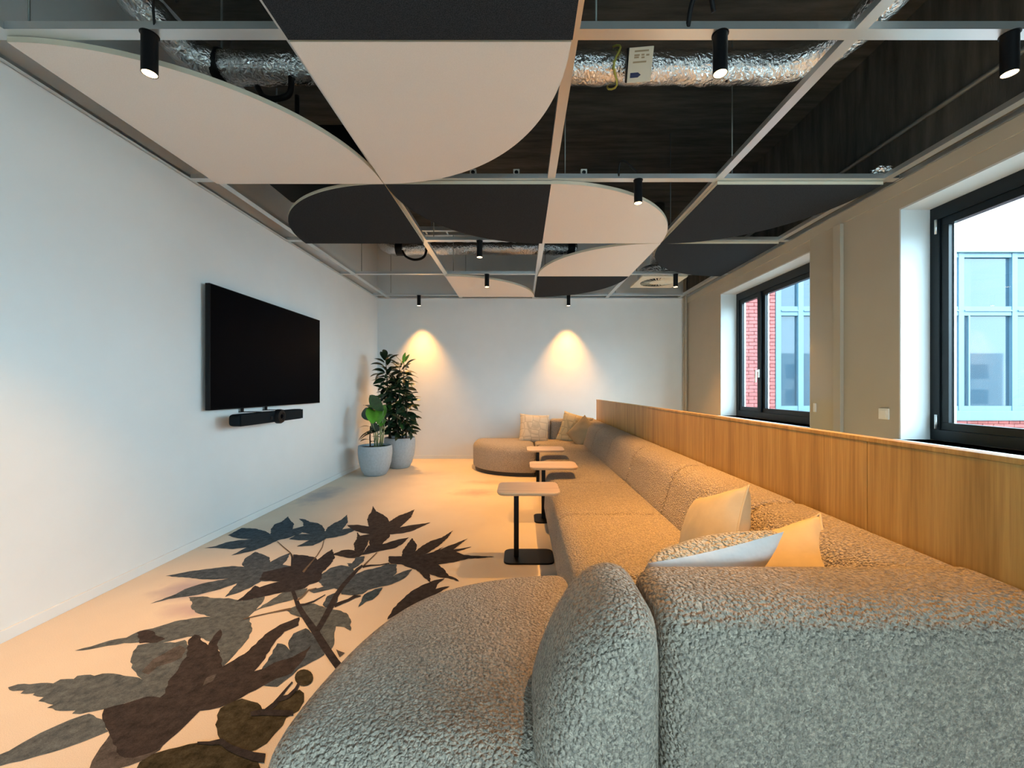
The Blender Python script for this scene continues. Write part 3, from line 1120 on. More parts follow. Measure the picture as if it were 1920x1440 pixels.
# square swirl diffuser
df = empty('air_diffuser', (1.93, 5.73, ZG0), 'square cream swirl air diffuser in the far right of the ceiling', 'air vent')
pl = MB()
R0 = .235
sq = []
nseg = 48
ring_in, ring_out = [], []
for k in range(nseg):
    t = 2 * PI * k / nseg
    c, s = math.cos(t), math.sin(t)
    q = .305 / max(abs(c), abs(s))
    ring_out.append((c * q, s * q, 0))
    ring_in.append((c * R0, s * R0, 0))
pl.add(ring_out + ring_in, [(k, (k + 1) % nseg, nseg + (k + 1) % nseg, nseg + k) for k in range(nseg)])
pl.add([(x, y, .02) for x, y, z in ring_out], [tuple(range(nseg))])
pl.add(ring_out + [(x, y, .02) for x, y, z in ring_out], [(k, (k + 1) % nseg, nseg + (k + 1) % nseg, nseg + k) for k in range(nseg)])
pl.build('diffuser_plate', M['cream_plastic'], df)
MB().lathe([(.0, .012), (R0, .012), (R0, .019), (0, .019)], n=40, cap0=False, cap1=False).build('dark_recess', M['black'], df)
vb = MB().lathe([(.0, -.002), (.11, -.002), (.11, .004), (0, .004)], n=32, cap0=False, cap1=False)
vb.build('hub', M['cream_plastic'], df)
for k in range(28):
    t = 2 * PI * k / 28
    b_ = MB()
    b_.box(.105, R0, -.011, .011, -.001, .002)
    ob = b_.build('vane', M['cream_plastic'], df, False, (0, 0, .004), (math.radians(-38), 0, t))
MB().lathe([(.23, .02), (.27, .03), (.27, .16), (.23, .2)], n=32, cap1=True).build('plenum_collar', M['foil'], df, 'auto')
MB().tube([(0, 0, .2), (0, .0, ZSLAB - ZG0)], .10, 20).build('riser', M['foil'], df, True)

# ------------------------------------------------------------------ wood partition behind the sofa
XP = 1.16
part = empty('wood_partition', (XP, 3.4, 0), 'low oak veneer partition running along the back of the sofa', 'partition')
ys = [.16, 1.36, 2.56, 3.76, 4.96, 6.22]
for a, b in zip(ys[:-1], ys[1:]):
    MB().box(0, .036, a - 3.4 + .0012, b - 3.4 - .0012, 0, .985, .0012).build('veneer_panel', M['panel_wood'], part)
MB().box(-.002, .038, .16 - 3.4, 6.22 - 3.4, .9855, 1.0, .002).build('top_cap', M['panel_wood'], part)

# ------------------------------------------------------------------ sofa
ZS = .40
sofa = empty('modular_sofa', (.6, 3.6, 0), 'long U shaped oatmeal boucle sofa with rounded chaise ends along the oak partition', 'sofa')
SO = Vector((.6, 3.6, 0))


def sofa_part(name, mb, mat=M['boucle'], smooth=True):
    mb.v = [(x - SO.x, y - SO.y, z - SO.z) for x, y, z in mb.v]
    return mb.build(name, mat, sofa, smooth)


def chaise_outline(x_r, y_back, y_in, x_l, sgn):
    """D-shaped plan: straight at the back line, round at the free end. sgn=+1 opens to +Y"""
    pts = []
    dpt = (y_in - y_back) * sgn
    pts.append((x_r, y_back))
    pts.append((x_l + .10, y_back))
    pts += [(x_l + .04, y_back + sgn * .018), (x_l + .008, y_back + sgn * .07)]
    n = 14
    # quarter of a super-ellipse from the left side round to the inner edge
    y1 = y_back + sgn * dpt * .26
    for k in range(n + 1):
        t = PI / 2 * k / n
        ex = 2.0 / 2.15
        x = x_r - .05 - (x_r - .05 - x_l) * (math.cos(t) ** ex)
        y = y1 + sgn * (dpt * .74) * (math.sin(t) ** ex)
        pts.append((x, y))
    pts.append((x_r, y_in))
    return pts


SEAT_Y = [1.105, 1.65, 2.48, 3.31, 4.14, 4.97, 5.60]
for i in range(len(SEAT_Y) - 1):
    a, b = SEAT_Y[i], SEAT_Y[i + 1]
    prof = round_poly([(.205, .055), (.93, .055), (.93, .40), (.225, .40)], [.06, .02, .02, .085], 8)
    sofa_part('seat', soft_prism(prof, a + .0015, b - .0015, .028, .032, AX_Y, 0, 110, seg=6))
near_out = [(.203, .842), (-.48, .842), (-.53, .850), (-.556, .885), (-.562, .95), (-.557, 1.04), (-.545, 1.12), (-.528, 1.21), (-.503, 1.30), (-.468, 1.39), (-.422, 1.47), (-.355, 1.548), (-.27, 1.608), (-.16, 1.658), (-.05, 1.69), (.07, 1.71), (.203, 1.72)]
sofa_part('chaise_seat', soft_prism(round_poly(near_out, .02, 2), .05, .405, .085, .085, AX_Z, .012, 180, .03, .03))
far_out = chaise_outline(.203, 6.32, 5.33, -.70, -1)
sofa_part('chaise_seat', soft_prism(round_poly(far_out, .02, 2), .05, .405, .095, .085, AX_Z, .008, 160, .03, .03))
# corner seat cushions that bridge chaise and bench
sofa_part('seat', soft_prism(round_poly([(.206, .055), (.93, .055), (.93, .40), (.206, .40)], [.02, .02, .02, .02], 4), .95, 1.102, .02, .02, AX_Y, 0, 100, seg=4))
sofa_part('seat', soft_prism(round_poly([(.206, .055), (.93, .055), (.93, .40), (.206, .40)], [.02, .02, .02, .02], 4), 5.603, 6.30, .02, .02, AX_Y, 0, 100, seg=4))
# long backrest, one soft block per seat
back_prof = round_poly([(1.157, .06), (1.157, .696), (.945, .696), (.855, .41), (.85, .06)], [.01, .02, .15, .10, .02], 10)
BACK_Y = [.92, 1.68, 2.48, 3.31, 4.14, 4.97, 5.62, 6.42]
for a, b in zip(BACK_Y[:-1], BACK_Y[1:]):
    sofa_part('backrest', soft_prism(back_prof, a + .001, b - .001, .028, .034, AX_Y, 0, 130, *((.004, .004) if a < 1 else (.028, .034)), seg=6))
# near return: back block and rounded bolster
ret_prof = round_poly([(.842, .06), (.842, .70), (1.098, .70), (1.125, .41), (1.125, .06)], [.01, .10, .065, .05, .02], 12)
sofa_part('backrest', soft_prism(ret_prof, .300, 1.157, .006, .006, AX_X, 0, 150, .045, .055, seg=8))
ret_far = [(6.42 + (.842 - y), z) for y, z in ret_prof]
sofa_part('backrest', soft_prism(ret_far, .46, 1.12, .035, .04, AX_X, 0, 110, seg=6))
bol = [(.292, .14), (.294, .60), (.288, .67), (.268, .706), (.225, .716), (.175, .703), (.122, .655), (.078, .58), (.045, .50),
       (.028, .44), (.028, .38), (.05, .31), (.09, .24), (.14, .17)]
sofa_part('bolster', soft_prism(round_poly(bol, .02, 2), .79, 1.12, .062, .10, AX_Y, .0, 130, seg=10))
sofa_part('bolster', soft_prism(round_poly([(x + .165, z) for x, z in bol], .02, 2), 6.14, 6.47, .075, .10, AX_Y, .0, 110, seg=8))
# plinth under everything
pm = MB()
pm.box(.56, 1.10, .90, 6.36, .002, .06)
sofa_part('plinth', pm, M['plinth'], False)


def plinth_plan(out, inset):
    P = resample(out, 90)
    c = P.mean(0)
    T = np.roll(P, -1, 0) - np.roll(P, 1, 0)
    T /= np.linalg.norm(T, axis=1)[:, None]
    nr = np.c_[-T[:, 1], T[:, 0]]
    if np.sum((c - P) * nr) < 0:
        nr = -nr
    Q = P + nr * inset
    n = len(Q)
    g = MB()
    g.add([(x, y, .002) for x, y in Q] + [(x, y, .055) for x, y in Q],
          [(i, (i + 1) % n, n + (i + 1) % n, n + i) for i in range(n)] + [tuple(range(n))[::-1], tuple(range(n, 2 * n))])
    return g


sofa_part('plinth', plinth_plan(near_out, .03), M['plinth'], False)
sofa_part('plinth', plinth_plan(far_out, .03), M['plinth'], False)


# ------------------------------------------------------------------ side tables
def make_table():
    r = empty('side_table', (0, 0, 0), None, 'side table', 'oak topped C tables along the sofa')
    out = round_poly([(-.205, -.155), (.205, -.155), (.205, .155), (-.205, .155)], .062, 8)
    n = len(out)
    tp = MB()
    rings = [(0.022, .4775), (.008, .479), (0.0, .492), (0.0, .498), (.002, .500)]
    V = []
    for ins, z in rings:
        s = [(x * (1 - ins / .205), y * (1 - ins / .155), z) for x, y in out]
        V += s
    Fs = [(i * n + k, i * n + (k + 1) % n, (i + 1) * n + (k + 1) % n, (i + 1) * n + k) for i in range(len(rings) - 1) for k in range(n)]
    Fs += [tuple(range(n))[::-1], tuple((len(rings) - 1) * n + k for k in range(n))]
    tp.add(V, Fs)
    tp.build('tabletop', M['table_wood'], r)
    MB().box(-.098, -.064, .042, .078, .012, .4775, .003).build('column', M['black'], r)
    MB().box(-.15, .02, 0, .12, .470, .4774, .002).build('mounting_plate', M['black'], r)
    b = MB()
    ob = round_poly([(-.165, -.055), (.175, -.055), (.175, .19), (-.165, .19)], .055, 8)
    nb_ = len(ob)
    b.add([(x, y, .001) for x, y in ob] + [(x, y, .010) for x, y in ob] + [(x * .985, y * .985, .012) for x, y in ob],
          [(i * nb_ + k, i * nb_ + (k + 1) % nb_, (i + 1) * nb_ + (k + 1) % nb_, (i + 1) * nb_ + k) for i in range(2) for k in range(nb_)] +
          [tuple(range(nb_))[::-1], tuple(2 * nb_ + k for k in range(nb_))])
    b.build('base_plate', M['black'], r)
    return r


tb = make_table()
for i, (x, y, lb) in enumerate(((.052, 2.735, 'nearest oak topped side table with a black column, standing clear of the sofa'),
                                (.285, 3.56, 'middle oak topped side table reaching over the sofa seat'),
                                (.275, 4.52, 'farthest oak topped side table in front of the rounded far chaise'))):
    o = tb if i == 0 else copy_tree(tb)
    o.location = (x, y, 0)
    o['label'] = lb


# ------------------------------------------------------------------ pillows
def pillow_pts(size, thick, n=26, pinch=.10, sag=0.0, seed=0):
    rows = []
    for s in (1, -1):
        V = []
        for j in range(n + 1):
            for i in range(n + 1):
                u, v = 2 * i / n - 1, 2 * j / n - 1
                x = size * .5 * u * (1 - pinch * (1 - v * v))
                y = size * .5 * v * (1 - pinch * (1 - u * u))
                k = max(0, (1 - u * u)) * max(0, (1 - v * v))
                z = s * thick * .5 * k ** .42
                z += .006 * noise.noise((u * 2.2 + seed, v * 2.2, s)) * min(1, k * 5)
                z += sag * (u * u - v * v)
                V.append((x, y, z))
        rows.append(V)
    Fq = [(j * (n + 1) + i, j * (n + 1) + i + 1, (j + 1) * (n + 1) + i + 1, (j + 1) * (n + 1) + i) for j in range(n) for i in range(n)]
    return rows, Fq, n


def make_pillow(label, loc, normal, up, roll, size, thick, mat_f, mat_b=None, pinch=.1, sag=0.0, seed=0, piping=None, group='scatter cushions on the sofa', nm=('cover', 'cover_back')):
    nrm = Vector(normal).normalized()
    upv = Vector(up)
    upv = (upv - nrm * upv.dot(nrm)).normalized()
    x = upv.cross(nrm)
    R = Matrix((x, upv, nrm)).transposed() @ Matrix.Rotation(math.radians(roll), 3, 'Z')
    r = empty('cushion', loc, label, 'cushion', group)
    r.rotation_euler = R.to_euler()
    (top, bot), Fq, n = pillow_pts(size, thick, pinch=pinch, sag=sag, seed=seed)
    if mat_b is None:
        MB().add(top, Fq).add(bot, [f[::-1] for f in Fq]).build(nm[0], mat_f, r, True)
    else:
        MB().add(top, Fq).build(nm[0], mat_f, r, True)
        MB().add(bot, [f[::-1] for f in Fq]).build(nm[1], mat_b, r, True)
    if piping:
        idx = [i for i in range(n)] + [i * (n + 1) + n for i in range(n)] + [n * (n + 1) + n - i for i in range(n)] + [(n - i) * (n + 1) for i in range(n)]
        pts = [top[i] for i in idx] + [top[0]]
        MB().tube(pts, .0045, 6, False).build('piping', piping, r, True)
    return r


make_pillow('pale yellow cushion with a peaked corner leaning upright behind the white one', (.775, 1.64, .565), (-.93, .06, .38), (.35, .12, 1), 16, .38, .20, M['pillow_yellow'], pinch=.12, seed=1, piping=M['pillow_yellow'])
make_pillow('white cushion with cream teddy front lying in the near sofa corner', (.555, 1.27, .575), (-.20, .70, .66), (0, 0, 1), -13, .41, .17, M['teddy'], M['pillow_white'], pinch=.10, seed=2, nm=('teddy_front', 'cotton_back'))
make_pillow('pale yellow cushion with a folded corner, right of the white one', (.86, 1.34, .545), (-.62, -.35, .70), (.5, .1, .8), -42, .37, .17, M['pillow_yellow'], pinch=.16, seed=3, piping=M['pillow_yellow'])
make_pillow('cream quilted cushion standing on the rounded far chaise', (.20, 6.02, .575), (.05, -.93, .36), (0, 0, 1), -4, .44, .15, M['quilt_cream'], pinch=.07, seed=4)
make_pillow('sand yellow quilted cushion in the far sofa corner', (.80, 6.00, .575), (-.22, -.9, .34), (0, 0, 1), -14, .45, .15, M['quilt_sand'], pinch=.07, seed=5)
make_pillow('tan cushion tilted in front of the sand yellow quilted one', (.86, 5.66, .55), (-.62, -.66, .40), (0.35, 0, 1), -24, .38, .15, M['tan'], pinch=.07, seed=6)

# ------------------------------------------------------------------ television and conference bar
tv = empty('television', (-2.31, 3.85, 1.475), 'large black flat television on the left wall', 'television')
MB().box(-.035, 0, -.83, .83, -.475, .475, .004).build('tv_body', M['black'], tv)
MB().box(-.0005, .0012, -.822, .822, -.468, .468).build('screen', M['screen'], tv)
MB().box(-.07, -.035, -.35, .35, -.22, .22).build('wall_mount', M['black'], tv)

vb = empty('conference_bar', (-2.22, 3.60, .915), 'slim dark conference camera bar below the television', 'camera bar')
prof = round_poly([(-.05, -.048), (.05, -.048), (.05, .048), (-.05, .048)], [.03, .012, .012, .03], 6)
soft_prism(prof, -.455, .455, .025, .03, lambda u, v, w: (u, w, v), 0, 60, seg=5).build('bar_body', M['charcoal'], vb, True)
MB().box(.0495, .053, -.448, -.085, -.044, .044, .002).build('speaker_grille', M['charcoal'], vb)
MB().box(.0495, .053, .085, .448, -.044, .044, .002).build('speaker_grille', M['charcoal'], vb)
ln = MB().lathe([(.064, 0), (.064, .03), (.056, .042), (.036, .046), (.030, .040), (0, .040)], n=32, cap1=False)
lens = ln.build('lens_barrel', M['black'], vb, 'auto', (.04, .045, 0), (0, PI / 2, 0))
MB().lathe([(0, .0405), (.020, .0405), (.012, .047), (0, .049)], n=24, cap0=False, cap1=False).build('lens_glass', M['screen'], lens, True)
MB().box(.049, .056, -.075, -.045, -.022, .006, .003).build('sensor_window', M['black'], vb)
for yy in (-.16, .16):
    MB().box(-.16, .02, yy - .012, yy + .012, .049, .055).build('bracket', M['black'], vb)
    MB().box(-.142, -.130, yy - .012, yy + .012, .055, .16).build('bracket', M['black'], vb)

sw = empty('light_switch', (XR - .0, 3.035, .975), 'square cream switch plate on the right wall between the windows', 'switch')
MB().box(-.012, 0, -.041, .041, -.041, .041, .004).build('switch_plate', M['white_plastic'], sw)
MB().box(-.017, -.012, -.028, .028, -.028, .028, .003).build('rocker', M['white_plastic'], sw)
st = empty('wall_bracket', (XR - .012, 3.73, .99), 'small white clip on the glossy strip beside the far window', 'clip')
MB().box(-.014, 0, -.012, .012, -.04, .04, .004).build('clip_body', M['white_plastic'], st)


# ------------------------------------------------------------------ plants
def leaf_mesh(name, length, width, droop, fold, mat, seg=7, tip=1.0):
    V, Fs = [], []
    for i in range(seg + 1):
        t = i / seg
        wd = width * .5 * math.sin(PI * min(1, t * .97 + .03)) ** .75
        a = droop * t
        y = length * (math.sin(a) / droop if abs(droop) > 1e-3 else t)
        z = -length * ((1 - math.cos(a)) / droop if abs(droop) > 1e-3 else 0)
        V += [(-wd, y, z + fold * wd), (0, y, z), (wd, y, z + fold * wd)]
    for i in range(seg):
        for k in range(2):
            p = i * 3 + k
            Fs.append((p, p + 1, p + 4, p + 3))
    me = bpy.data.meshes.new(name)
    me.from_pydata(V, [], Fs)
    me.polygons.foreach_set('use_smooth', [True] * len(Fs))
    me.materials.append(mat)
    return me


def pot(parent, r, h):
    k = r / .22
    prof = [(.0, 0), (r * .56, 0), (r * .64, .008), (r * .80, h * .18), (r * .93, h * .42), (r * .995, h * .70), (r * 1.0, h * .88), (r * .97, h),
            (r * .90, h), (r * .90, h - .035), (r * .9, h - .06)]
    MB().lathe(prof, n=48, cap0=False, cap1=False).build('pot', M['concrete_pot'], parent, 'auto')
    ms = MB()
    n, rr = 24, 6
    V = [(0, 0, h - .03)]
    for j in range(1, rr + 1):
        for i in range(n):
            t = 2 * PI * i / n
            V.append((r * .9 * j / rr * math.cos(t), r * .9 * j / rr * math.sin(t), h - .035 + random.uniform(-.008, .012)))
    Fs = [(0, 1 + i, 1 + (i + 1) % n) for i in range(n)]
    for j in range(rr - 1):
        for i in range(n):
            Fs.append((1 + j * n + i, 1 + (j + 1) * n + i, 1 + (j + 1) * n + (i + 1) % n, 1 + j * n + (i + 1) % n))
    ms.add(V, Fs).build('soil', M['soil'], parent)


def put_leaf(me, parent, pos, az, el, roll=0, s=1.0, tilt=None):
    o = bpy.data.objects.new('leaf', me)
    COL.objects.link(o)
    o.parent = parent
    o.location = pos
    R = Matrix.Rotation(az, 3, 'Z') @ Matrix.Rotation(el, 3, 'X') @ Matrix.Rotation(roll, 3, 'Y')
    if tilt is not None:                          # lean sideways instead of turning about the stem
        R = Matrix.Rotation(tilt, 3, 'Y') @ Matrix.Rotation(az, 3, 'Z') @ Matrix.Rotation(el, 3, 'X')
    o.rotation_euler = R.to_euler()
    o.scale = (s, s, s)
    return o


rng = random.Random(21)
big = empty('potted_rubber_fig', (-1.79, 6.02, 0), 'tall dense dark leaved plant in the bigger blue grey pot at the back wall', 'plant')
pot(big, .225, .445)
LM = [leaf_mesh('leaf', .225, .072, .9, .25, M['leaf_dark']), leaf_mesh('leaf', .245, .076, 1.3, .2, M['leaf_dark']),
      leaf_mesh('leaf', .205, .074, .6, .3, M['leaf_dark']), leaf_mesh('leaf', .215, .076, .9, .25, M['leaf_mid'])]
LB = leaf_mesh('leaf', .19, .075, .3, .25, M['leaf_bright'])
stems = [(-.15, -.05, 1.60), (.06, -.02, 1.54), (-.04, .06, 1.50), (.14, -.08, 1.06), (-.19, .0, 1.40), (.0, -.12, 1.28)]
count = 0
for si, (sx, sy, top) in enumerate(stems):
    lean = (rng.uniform(-.03, .03) + sx * .35, rng.uniform(-.03, .03) + sy * .3)
    pts = [(sx * .8 + lean[0] * t, sy * .8 + lean[1] * t, .41 + (top - .41) * t) for t in [k / 6 for k in range(7)]]
    MB().tube(pts, [.012 - .0012 * k for k in range(7)], 7).build('stem', M['bark'], big, True)
    nl = int((top - .44) / .0188)
    for k in range(nl):
        t = (k + 1) / nl
        x = sx * .8 + lean[0] * t
        y = sy * .8 + lean[1] * t
        z = .46 + (top - .44) * t
        az = k * 2.39996 + si
        el = math.radians(rng.uniform(-18, 42)) if t < .9 else math.radians(rng.uniform(25, 70))
        me = rng.choice(LM[:3]) if rng.random() < .85 else LM[3]
        if si == 1 and t > .95:
            me = LB
        ox, oy = -math.sin(az) * .03, math.cos(az) * .03
        s = rng.uniform(.8, 1.1)
        if z < .62 and el < 0:
            el = abs(el)
        put_leaf(me, big, (x + ox, y + oy, z), az, el, rng.uniform(-.8, .8), s)
        count += 1
print('leaves on tall plant', count)

small = empty('potted_strelitzia', (-1.965, 5.50, 0), 'smaller plant with broad bright green leaves in the front blue grey pot', 'plant')
pot(small, .222, .40)
B1 = leaf_mesh('leaf', .33, .16, .45, .2, M['leaf_mid'], 9)
B2 = leaf_mesh('leaf', .30, .17, .35, .3, M['leaf_bright'], 9)
B3 = leaf_mesh('leaf', .26, .14, .8, .2, M['leaf_dark'], 9)
B4 = leaf_mesh('leaf', .14, .07, .9, .2, M['leaf_dark'], 6)
B5 = leaf_mesh('leaf', .20, .12, .5, .2, M['leaf_bright'], 6)
spec = [  # base xy, tip xyz, mesh, az, el
    ((.05, .0), (.125, -.05, .87), B1, 0, math.radians(82), math.radians(-48)),
    ((.03, -.02), (.00, -.10, .70), B2, math.radians(25), math.radians(62)),
    ((.07, .02), (.075, -.08, .70), B2, math.radians(-8), math.radians(66)),
    ((.0, .0), (-.06, -.04, .74), B3, 0, math.radians(75), math.radians(-38)),
    ((.02, .03), (.0, .0, .86), B3, math.radians(60), math.radians(40)),
    ((.06, -.03), (.10, -.12, .62), B3, 0, math.radians(70), math.radians(-72)),
    ((.09, .0), (.10, -.08, .66), B5, math.radians(10), math.radians(45)),
    ((.08, .03), (.12, .0, .82), B3, math.radians(-100), math.radians(5)),
    ((.0, -.05), (.03, -.10, .62), B3, math.radians(100), math.radians(-12)),
    ((.03, -.06), (.07, -.10, .58), B3, math.radians(110), math.radians(0)),
]
for (bx, by), tip_, me, az, el, *tl in spec:
    mid = ((bx + tip_[0]) / 2 + .015, (by + tip_[1]) / 2, .37 + (tip_[2] - .37) * .55)
    MB().tube([(bx, by, .36), mid, tip_], [.008, .006, .004], 7).build('stalk', M['stem'], small, True)
    put_leaf(me, small, tip_, az, el, tilt=tl[0] if tl else None)
MB().tube([(-.06, -.02, .36), (-.065, -.02, .50), (-.06, -.02, .66)], [.010, .009, .006], 7).build('stalk', M['bark'], small, True)
for k in range(7):
    az = k * 2.4
    put_leaf(B4, small, (-.06 - math.sin(az) * .01, -.02 + math.cos(az) * .01, .44 + .035 * k), az, math.radians(20))
for k in range(4):
    put_leaf(B4, small, (.12 + .015 * k, -.10 + .01 * k, .372), k * 1.7 + 3.5, math.radians(50), 0, .6)

# ------------------------------------------------------------------ leaf print woven into the carpet (flat)
def fl(px, py):
    y = F * CAMZ / (py - CY)
    return ((px - CX) * y / F, y)


ORG = {'A': (380, 930), 'B': (640, 930), 'C': (120, 1050), 'D': (360, 1100), 'E': (0, 1200), 'F': (300, 1200)}


def to_floor(tagk, pts):
    ox, oy = ORG[tagk]
    return [fl(ox + x / 6, oy + y / 6) for x, y in pts]


def serrate(P, amp):
    out = []
    n = len(P)
    for i in range(n):
        a, b = Vector(P[i]), Vector(P[(i + 1) % n])
        d = b - a
        L_ = d.length
        k = max(1, int(L_ / .022))
        nr = Vector((-d.y, d.x)).normalized() if L_ > 1e-6 else Vector((0, 0))
        for j in range(k):
            q = a + d * (j / k)
            off = 0 if j == 0 else amp * (1 if j % 2 else -1) * rng.uniform(.2, 1) + amp * .7 * noise.noise((q.x * 30, q.y * 30, 0))
            out.append(q + nr * off)
    return out


LAYER = [0]


def leaf_print(tagk, pts, colr, amp=.0032):
    P = serrate(to_floor(tagk, pts), amp)
    LAYER[0] += 1
    z = .0006 + LAYER[0] * .00006
    V = [Vector((p.x, p.y, z)) for p in P]
    nV = len(V)
    cv, ce, cf = delaunay_2d_cdt([p.to_2d() for p in P], [(i, (i + 1) % nV) for i in range(nV)], [], 1, 1e-6)[:3]
    g = MB().add([(q.x, q.y, z) for q in cv], [tuple(t) for t in cf])
    o = g.build('leaf_print', PRINTS[colr], FLOOR)
    return o


def branch_print(tagk, pts, widths, colr='dark'):
    """widths in photo pixels, laid out along the floor"""
    ox, oy = ORG[tagk]
    px = [Vector((ox + x / 6, oy + y / 6)) for x, y in pts]
    Lp, Rp = [], []
    n = len(px)
    for i in range(n):
        d = (px[min(i + 1, n - 1)] - px[max(i - 1, 0)]).normalized()
        nr = Vector((-d.y, d.x))
        w_ = widths[i] / 2
        Lp.append(fl(*(px[i] + nr * w_)))
        Rp.append(fl(*(px[i] - nr * w_)))
    LAYER[0] += 1
    z = .0006 + LAYER[0] * .00006
    V = [(x, y, z) for x, y in Lp] + [(x, y, z) for x, y in Rp]
    g = MB().add(V, [(i, i + 1, n + i + 1, n + i) for i in range(n - 1)])
    return g.build('branch_print', PRINTS[colr], FLOOR)


# large pale leaves first, dark ones over them
leaf_print('C', [(120, 1022), (300, 975), (520, 905), (700, 875), (850, 800), (1000, 770), (1250, 690), (1500, 650), (1650, 638), (1500, 600), (1430, 540), (1440, 470), (1400, 420), (1560, 410), (1700, 430), (1850, 430), (2000, 460), (2260, 410), (2240, 470), (2130, 590), (2080, 640), (2120, 770), (2080, 880), (2030, 940), (1890, 1100), (1790, 1200), (1740, 1130), (1750, 1020), (1640, 920), (1500, 860), (1400, 865), (1250, 900), (1100, 935), (830, 930), (680, 935), (500, 965), (300, 1005)], 'grey')
leaf_print('C', [(1250, 930), (1360, 900), (1420, 1000), (1420, 1100), (1360, 1250), (1300, 1450), (1150, 1440), (1000, 1400), (860, 1330), (780, 1240), (745, 1150), (770, 1060), (830, 960), (1000, 930)], 'grey')
leaf_print('C', [(820, 820), (900, 790), (1000, 800), (1060, 860), (1140, 890), (1050, 930), (850, 940)], 'brown')
leaf_print('C', [(870, 1260), (1000, 1120), (1150, 1040), (1300, 960), (1370, 1000), (1330, 1100), (1200, 1160), (1050, 1200), (950, 1290)], 'greybrown')
leaf_print('E', [(90, 535), (200, 500), (330, 500), (460, 485), (600, 490), (680, 445), (830, 440), (870, 405), (1020, 392), (1060, 405), (1150, 380), (1280, 380), (1400, 405), (1500, 415), (1600, 445), (1700, 430), (1850, 400), (1980, 380), (1900, 640), (1700, 660), (1450, 700), (1170, 780), (900, 835), (810, 830), (850, 795), (680, 800), (530, 765), (600, 730), (430, 690), (490, 645), (370, 620), (390, 600), (230, 605), (270, 570), (140, 575)], 'grey')
leaf_print('E', [(-150, 1375), (0, 1290), (100, 1250), (250, 1160), (450, 1050), (650, 960), (900, 860), (1000, 830), (1180, 920), (1220, 1030), (1100, 1080), (900, 1160), (700, 1230), (450, 1300), (250, 1360), (100, 1390), (0, 1420)], 'grey')
leaf_print('F', [(-260, 1700), (-260, 1440), (-230, 1380), (-100, 1290), (0, 1260), (200, 1210), (420, 1160), (580, 1170), (700, 1180), (900, 1270), (1080, 1300), (1130, 1440), (1130, 1700)], 'olive')
leaf_print('F', [(640, 850), (680, 770), (800, 700), (920, 660), (1020, 690), (1100, 710), (1150, 780), (1180, 800), (1300, 700), (1340, 640), (1470, 610), (1570, 560), (1620, 600), (1620, 700), (1560, 800), (1420, 880), (1300, 1050), (1200, 1170), (1080, 1240), (960, 1270), (760, 1220), (680, 1130), (640, 1000)], 'olive', .006)
leaf_print('E', [(1240, 1060), (1500, 1060), (1920, 1000), (1800, 1240), (1600, 1360), (1300, 1460), (1100, 1700), (900, 1700), (1010, 1440), (1080, 1290)], 'greybrown')
leaf_print('D', [(1060, 270), (1200, 200), (1370, 190), (1500, 240), (1640, 265), (1740, 300), (1785, 370), (1785, 500), (1710, 455), (1620, 450), (1600, 560), (1600, 650), (1550, 730), (1440, 560), (1340, 480), (1240, 350), (1140, 320)], 'grey')
leaf_print('D', [(800, 900), (850, 840), (960, 640), (1050, 660), (1100, 720), (1080, 640), (1140, 530), (1280, 470), (1400, 560), (1480, 700), (1490, 770), (1350, 850), (1200, 930), (1130, 1000), (1060, 1050), (960, 1130), (800, 1115), (760, 1000)], 'slate')
leaf_print('F', [(-650, 900), (-630, 780), (-400, 720), (-150, 640), (0, 650), (60, 600), (90, 470), (200, 340), (250, 240), (300, 190), (320, 0), (390, -60), (440, -50), (480, 20), (540, 60), (600, -40), (680, -120), (700, -60), (640, 60), (690, 200), (705, 300), (830, 230), (1000, 120), (1180, -60), (1350, -170), (1570, -255), (1560, -160), (1400, -90), (1310, 0), (1250, 90), (1150, 250), (1060, 355), (1180, 320), (1280, 260), (1500, 190), (1650, 110), (1700, 60), (1600, 240), (1480, 380), (1300, 440), (1150, 525), (920, 650), (680, 760), (450, 800), (380, 870), (250, 1000), (100, 1130), (0, 1220), (-100, 1270), (-300, 1330), (-460, 1300), (-560, 1090), (-580, 1030)], 'brown')
leaf_print('F', [(480, 520), (520, 430), (640, 380), (600, 460)], 'greybrown', .001)
leaf_print('A', [(-420, 903), (-150, 850), (0, 830), (330, 790), (470, 800), (440, 770), (480, 700), (590, 630), (680, 660), (750, 690), (760, 745), (860, 690), (985, 640), (950, 720), (900, 775), (1000, 790), (1000, 1000), (860, 960), (660, 960), (560, 1020), (430, 1080), (250, 1140), (385, 985), (200, 1050), (0, 1100), (-130, 1125), (-380, 1160), (-590, 1215), (-300, 1105), (-200, 1050), (-50, 1000), (0, 985), (290, 930), (150, 940), (0, 940), (-150, 920)], 'slate')
leaf_print('A', [(1440, 810), (1560, 780), (1680, 800), (1710, 850), (1620, 930), (1530, 1060), (1480, 1040), (1360, 1070), (1250, 1095), (1190, 1065), (1360, 1020), (1300, 960), (1330, 890)], 'slate')
leaf_print('A', [(560, 1310), (760, 1180), (900, 1090), (1000, 1060), (1180, 1040), (1150, 1120), (1000, 1175), (820, 1220), (650, 1270)], 'grey')
leaf_print('A', [(680, 860), (850, 820), (1000, 790), (1020, 660), (1150, 670), (1260, 690), (1290, 720), (1380, 650), (1455, 600), (1490, 690), (1440, 770), (1340, 870), (1340, 930), (1300, 970), (1200, 1000), (1150, 1040), (1000, 1080), (910, 1085), (700, 1130), (540, 1165), (380, 1190), (480, 1110), (590, 1010), (640, 1030), (760, 990), (860, 965), (640, 950)], 'dark')
leaf_print('A', [(1350, 1230), (1400, 1130), (1520, 1080), (1520, 1180), (1460, 1270), (1380, 1260)], 'slate')
